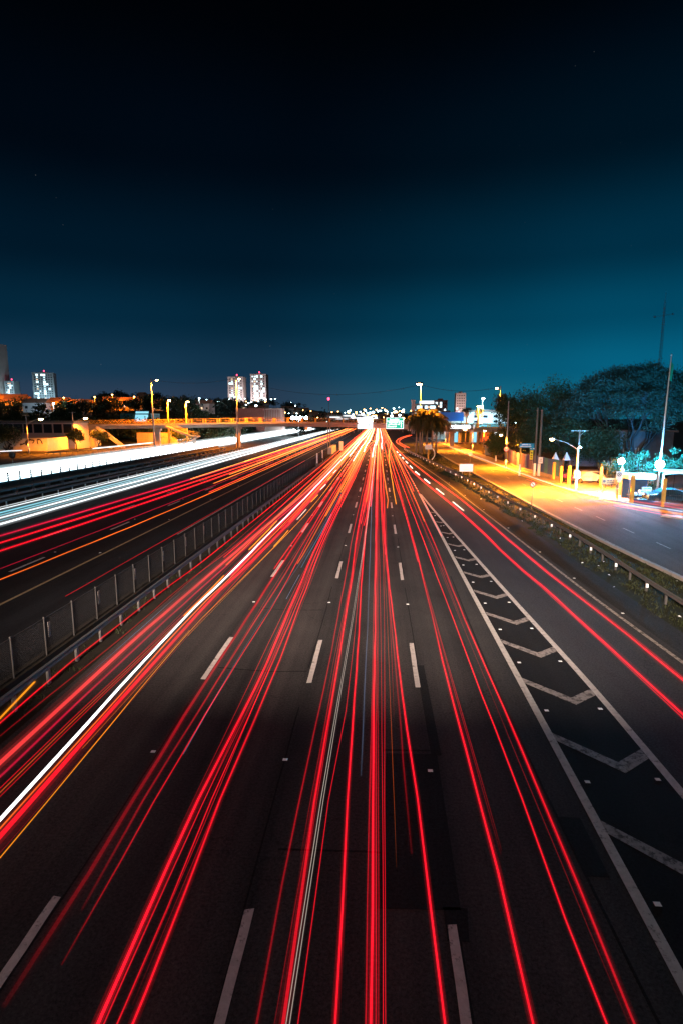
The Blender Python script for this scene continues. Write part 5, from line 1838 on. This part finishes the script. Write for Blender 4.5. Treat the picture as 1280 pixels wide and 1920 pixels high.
st('fine red strand right of the central bundle', 'dred', .8, [(.12, 4.5), (.15, 10.4), (.13, 25), (.06, 40)] + FAR(0), .014, .7, halo=.2)
st('outer fine red strand right of the central bundle', 'dred', .8, [(.155, 4.5), (.19, 10.4), (.24, 15), (.3, 25), (.31, 40)] + FAR(.2), .014, .7, halo=.2)
st('orange-red streak slanting across the right of the third lane', 'red', .8, [(.94, 4.5), (.92, 6.2), (.88, 7.9), (.86, 10.5), (.73, 15), (.57, 25), (.39, 40)] + FAR(.3), .045, .8, halo=.3)
st('dim red strand left of the slanting orange-red streak', 'dred', .8, [(.66, 9), (.6, 15), (.5, 25), (.3, 40)] + FAR(.2), .06, .3, prof=[(9, .1), (16, 1)])
# fourth lane
st('left red streak of the fourth lane, brighter in its near half', 'red', .8, [(2.02, 4.5), (2.04, 6.3), (2.08, 8.7), (2.09, 10.6), (2.1, 14.3), (2.1, 18.9), (2.17, 24), (2.22, 41), (1.9, 80)] + FAR(1.6)[1:], .055, .65, halo=.3, prof=[(5, 1), (18.7, 1), (19.1, .55), (60, .5)])
st('thin middle red streak of the fourth lane', 'red', .8, [(2.98, 4.5), (2.97, 6.3), (2.94, 7.8), (2.96, 10.6), (2.93, 16.8), (2.9, 25), (2.85, 39), (2.64, 98), (2.4, 240), (2.2, 420)], .035, .7, halo=.3)
st('right red streak of the fourth lane, nearest the hatched area', 'red', .8, [(3.32, 4.5), (3.33, 6.4), (3.37, 8.5), (3.37, 10.6), (3.38, 14.4), (3.36, 18.7), (3.37, 25), (3.48, 38), (3.5, 107), (3.0, 240), (2.8, 420)], .055, .65, halo=.25, prof=[(5, .3), (8, .5), (10.5, 1), (18.5, 1), (19, .55), (60, .5)])
# fine satellites that vehicles' smaller lamps drew beside the strong streaks
for i in range(26):
    x = random.choice((-8.6, -7.9, -6.75, -6.5, -4.75, -4.45, -3.6, -3.35, -3.15, -1.3, -1.2, -.65, -.15, .03, .45, .8, 2.15, 3.28)) + random.uniform(-.1, .1)
    y0 = random.choice((4.5, 6, 9, 14, 20))
    st('hair-thin red strand among the strong tail-light streaks of the near lanes', random.choice(('dred', 'red', 'dred', 'orange')), random.uniform(.5, 1.0), [(x, y0), (x + random.uniform(-.08, .08), 16 + y0), (x + random.uniform(-.15, .15), 45 + y0), (x, 120)], random.uniform(.016, .028), random.uniform(.2, .45), halo=0, prof=[(y0, .1), (y0 + 4, 1)], group='hair-thin strands on the near lanes')
# ramp lane
RA = [(7.95, 6), (7.95, 10), (7.9, 14.2), (7.75, 18.8), (7.5, 25.5), (7.2, 30.7), (6.7, 47), (4.9, 82), (3.6, 140), (2.6, 260), (2.2, 420)]
RB = [(9.0, 6), (9.0, 11), (8.93, 16.2), (8.82, 19.7), (8.55, 25.5), (8.3, 31), (7.75, 54), (6.5, 80), (4.5, 140), (3.2, 260), (2.6, 420)]
st('left broad red streak of the ramp lane', 'red', .85, RA, .11, .7, halo=.25, grow=.6)
st('right broad red streak of the ramp lane', 'red', .85, RB, .11, .65, halo=.25, grow=.6)
st('fine second strand inside the left ramp streak', 'red', .85, [(x - .1, y) for x, y in RA], .04, .4)
st('fine second strand inside the right ramp streak', 'dred', .85, [(x + .1, y) for x, y in RB], .04, .4)
for i in range(9):
    y0 = 47 + i * 10
    x0 = float(np.interp(y0, [q[1] for q in RA], [q[0] for q in RA])) + .35
    x1 = float(np.interp(y0 + 5, [q[1] for q in RA], [q[0] for q in RA])) + .35
    st('bright blinker dash in a row along the ramp lane', 'ivory', .85, [(x0, y0), (x1, y0 + 5)], .12, .8, group='blinker dashes on the ramp')
for i, s_ in enumerate((0, .9)):
    st(('left' if i == 0 else 'right') + ' red streak on the winding slip road by the palms', 'red', .8, [(7.0 + s_, 150), (6.2 + s_, 165), (5.8 + s_, 190), (8.5 + s_, 225), (14 + s_, 262)], .2, .5, grow=.6)
# many far vehicles crowding towards the horizon
lanes = [(-9.0, -6.2), (-5.4, -2.6), (-1.9, 1.0), (1.6, 4.2)]
n_l = ['first', 'second', 'third', 'fourth']
for li, cnt in enumerate((9, 10, 11, 5)):
    for k in range(cnt):
        x0 = random.uniform(*lanes[li])
        y0 = random.choice((30, 36, 42, 50, 58, 70, 85)) + random.uniform(-3, 3)
        lj = min(3, max(0, li + random.choice((-1, 0, 0, 0, 0, 0, 0, 1))))
        x1 = random.uniform(*lanes[lj])
        ym = random.uniform(135, 190)
        col = random.choice(('red', 'red', 'orange', 'orange', 'amber', 'orange', 'red'))
        st('glowing tail-light streak starting midway in the ' + n_l[li] + ' lane', col, random.uniform(.7, 1.0), [(x0, y0), (x0 + .05, y0 + 14), (x0 + (x1 - x0) * .2, ym - 25), (x0 + (x1 - x0) * .8, ym + 25), (x1, ym + 55), (x1, 430)], random.uniform(.05, .09), random.uniform(.3, .5), halo=.2, gmax=8, grow=.9, y_or=(40, 110), group='far tail-light streaks, ' + n_l[li] + ' lane')
for k in range(6):
    x0 = random.uniform(-5, 2)
    st('white-hot streak in the middle of the far road', 'white', random.uniform(.8, 2.6), [(x0, 90 + 10 * k), (x0, 155), (x0 + .3, 200), (x0, 430)], .12, .5, gmax=5, group='white-hot far streaks')

# express lanes left of the fence
EX = [('dark crimson streak at the far side of the express lanes', 'crimson', [(-25.3, 20), (-24.6, 35), (-23.9, 55), (-23.2, 90), (-22.4, 160), (-22, 420)], .16, .4),
      ('bright red streak in the express lanes, upper one', 'red', [(-23.6, 20), (-23.2, 33), (-22.4, 55), (-21.8, 90), (-21.4, 160), (-21, 420)], .13, .6),
      ('bright red streak in the express lanes, lower one', 'red', [(-22.2, 20), (-21.8, 31), (-21.1, 50), (-20.6, 90), (-20, 160), (-19.6, 420)], .13, .6),
      ('fine crimson streak below the bright red pair', 'crimson', [(-19.6, 20), (-19.2, 28), (-18.8, 50), (-18.5, 100)], .04, .3),
      ('orange-red streak nearest the fence in the express lanes', 'orange', [(-18.2, 16), (-17.93, 25), (-17.4, 40), (-17.1, 60), (-16.8, 105), (-16.6, 200), (-16.4, 420)], .06, .65),
      ('thin red streak along the top of the median fence', 'dred', [(-11.75, 20), (-11.7, 40), (-11.6, 90)], .03, .5)]
for lab, col, pts, w, k in EX:
    st(lab, col, 1.75 if 'fence' in lab and 'top' in lab else .8, pts, w, k, halo=.25, y_or=(55, 120), grow=.7)
for k in range(6):
    x0 = random.uniform(-24.5, -17)
    st('orange tail-light streak far up the express lanes', random.choice(('red', 'orange', 'amber')), .8, [(x0, random.uniform(50, 110)), (x0, 170), (x0 + .5, 430)], .1, .4, group='far express-lane streaks', y_or=(40, 90))
# oncoming headlights
for i, (x, w, k, col) in enumerate(((-27.9, .24, .6, 'head'), (-28.8, .08, .25, 'tealhead'), (-29.6, .24, .45, 'head'), (-30.4, .12, .3, 'tealhead'), (-31.2, .22, .35, 'tealhead'), (-32.4, .14, .5, 'head'), (-33.2, .07, .35, 'head'))):
    st('white headlight streak in the express lanes, number %s from the red streaks' % ('one', 'two', 'three', 'four', 'five', 'six', 'seven')[i], col, .65, [(x + .2, 18), (x, 40), (x - .3, 90), (x - .6, 160), (x - 1, 430)], w, k, halo=.3, grow=.5, gmax=2.5, wg=.1)
for i in range(14):
    x = -47.2 - i * .74
    st('broad white headlight streak in the solid band on the left', 'head' if i % 3 else 'tealhead', .55 + .12 * (i % 3), [(x, 40), (x, 90), (x - .3, 170), (x - 1, 430)], (.9, .5, .8, .35, 1.0)[i % 5], (.7, .4, .6)[i % 3], halo=.4, h=.7, grow=.3, gmax=3, group='solid white headlight band')
for i, x in enumerate((-71.5, -72.2)):
    st('thin white streak on the far service road by the graffiti wall, ' + ('nearer' if i == 0 else 'farther') + ' one', 'head', .7, [(x - 1, 141 + 2 * i), (x, 170), (x + 1, 240)], .4, .8, halo=.2, grow=0)
st('short white streak at the left picture edge before the graffiti wall', 'head', .7, [(-89, 128), (-86, 133)], .4, .8, grow=0)
st('pale lower streak at the left picture edge before the graffiti wall', 'head', .6, [(-86, 117), (-84, 122)], .3, .35, grow=0)
for i in range(7):
    st('white glare streak of far traffic just above the footbridge deck', 'head', 8.0 + (.9, .1, 1.7, .5, 2.2, 1.2, .3)[i], [(-26 + 3.4 * i, 300 + 7 * i), (-24.5 + 3.5 * i, 303 + 8 * i), (-21 + 3.3 * i, 318 + 9 * i)], .9, .4, h=.7, grow=.2, group='far glare above the footbridge')
# service road on the right
for i, (pts, col, w, k) in enumerate((([(31, 41), (26.5, 48), (23.5, 54), (21.6, 62), (20.6, 72), (20.2, 95), (19.6, 160)], 'ivory', .2, .35), ([(32, 38), (27, 45), (23.0, 52), (20.9, 60), (20.2, 70), (19.8, 95)], 'orange', .16, .3),
                                      ([(31, 36), (25.5, 43.5), (21.5, 52), (19.6, 62), (19.2, 75)], 'red', .12, .4), ([(33, 42), (28, 48.5), (24.6, 54.5), (22.3, 61)], 'pink', .3, .3), ([(24.6, 47.2), (22.4, 51.5), (20.4, 58)], 'red', .05, .35), ([(34, 44), (29.5, 49.5), (26, 55)], 'orange', .5, .25), ([(30, 39.5), (25.5, 46.5), (22.4, 53), (20.4, 61), (19.9, 72), (19.3, 100), (18.9, 150)], 'amber', .3, .35))):
    st(['ivory', 'broad orange', 'fine red', 'pink outer', 'short inner red', 'outermost orange', 'long middle amber'][i] + ' streak curving across the service road', col, .6, pts, w, k, halo=.35, grow=0)
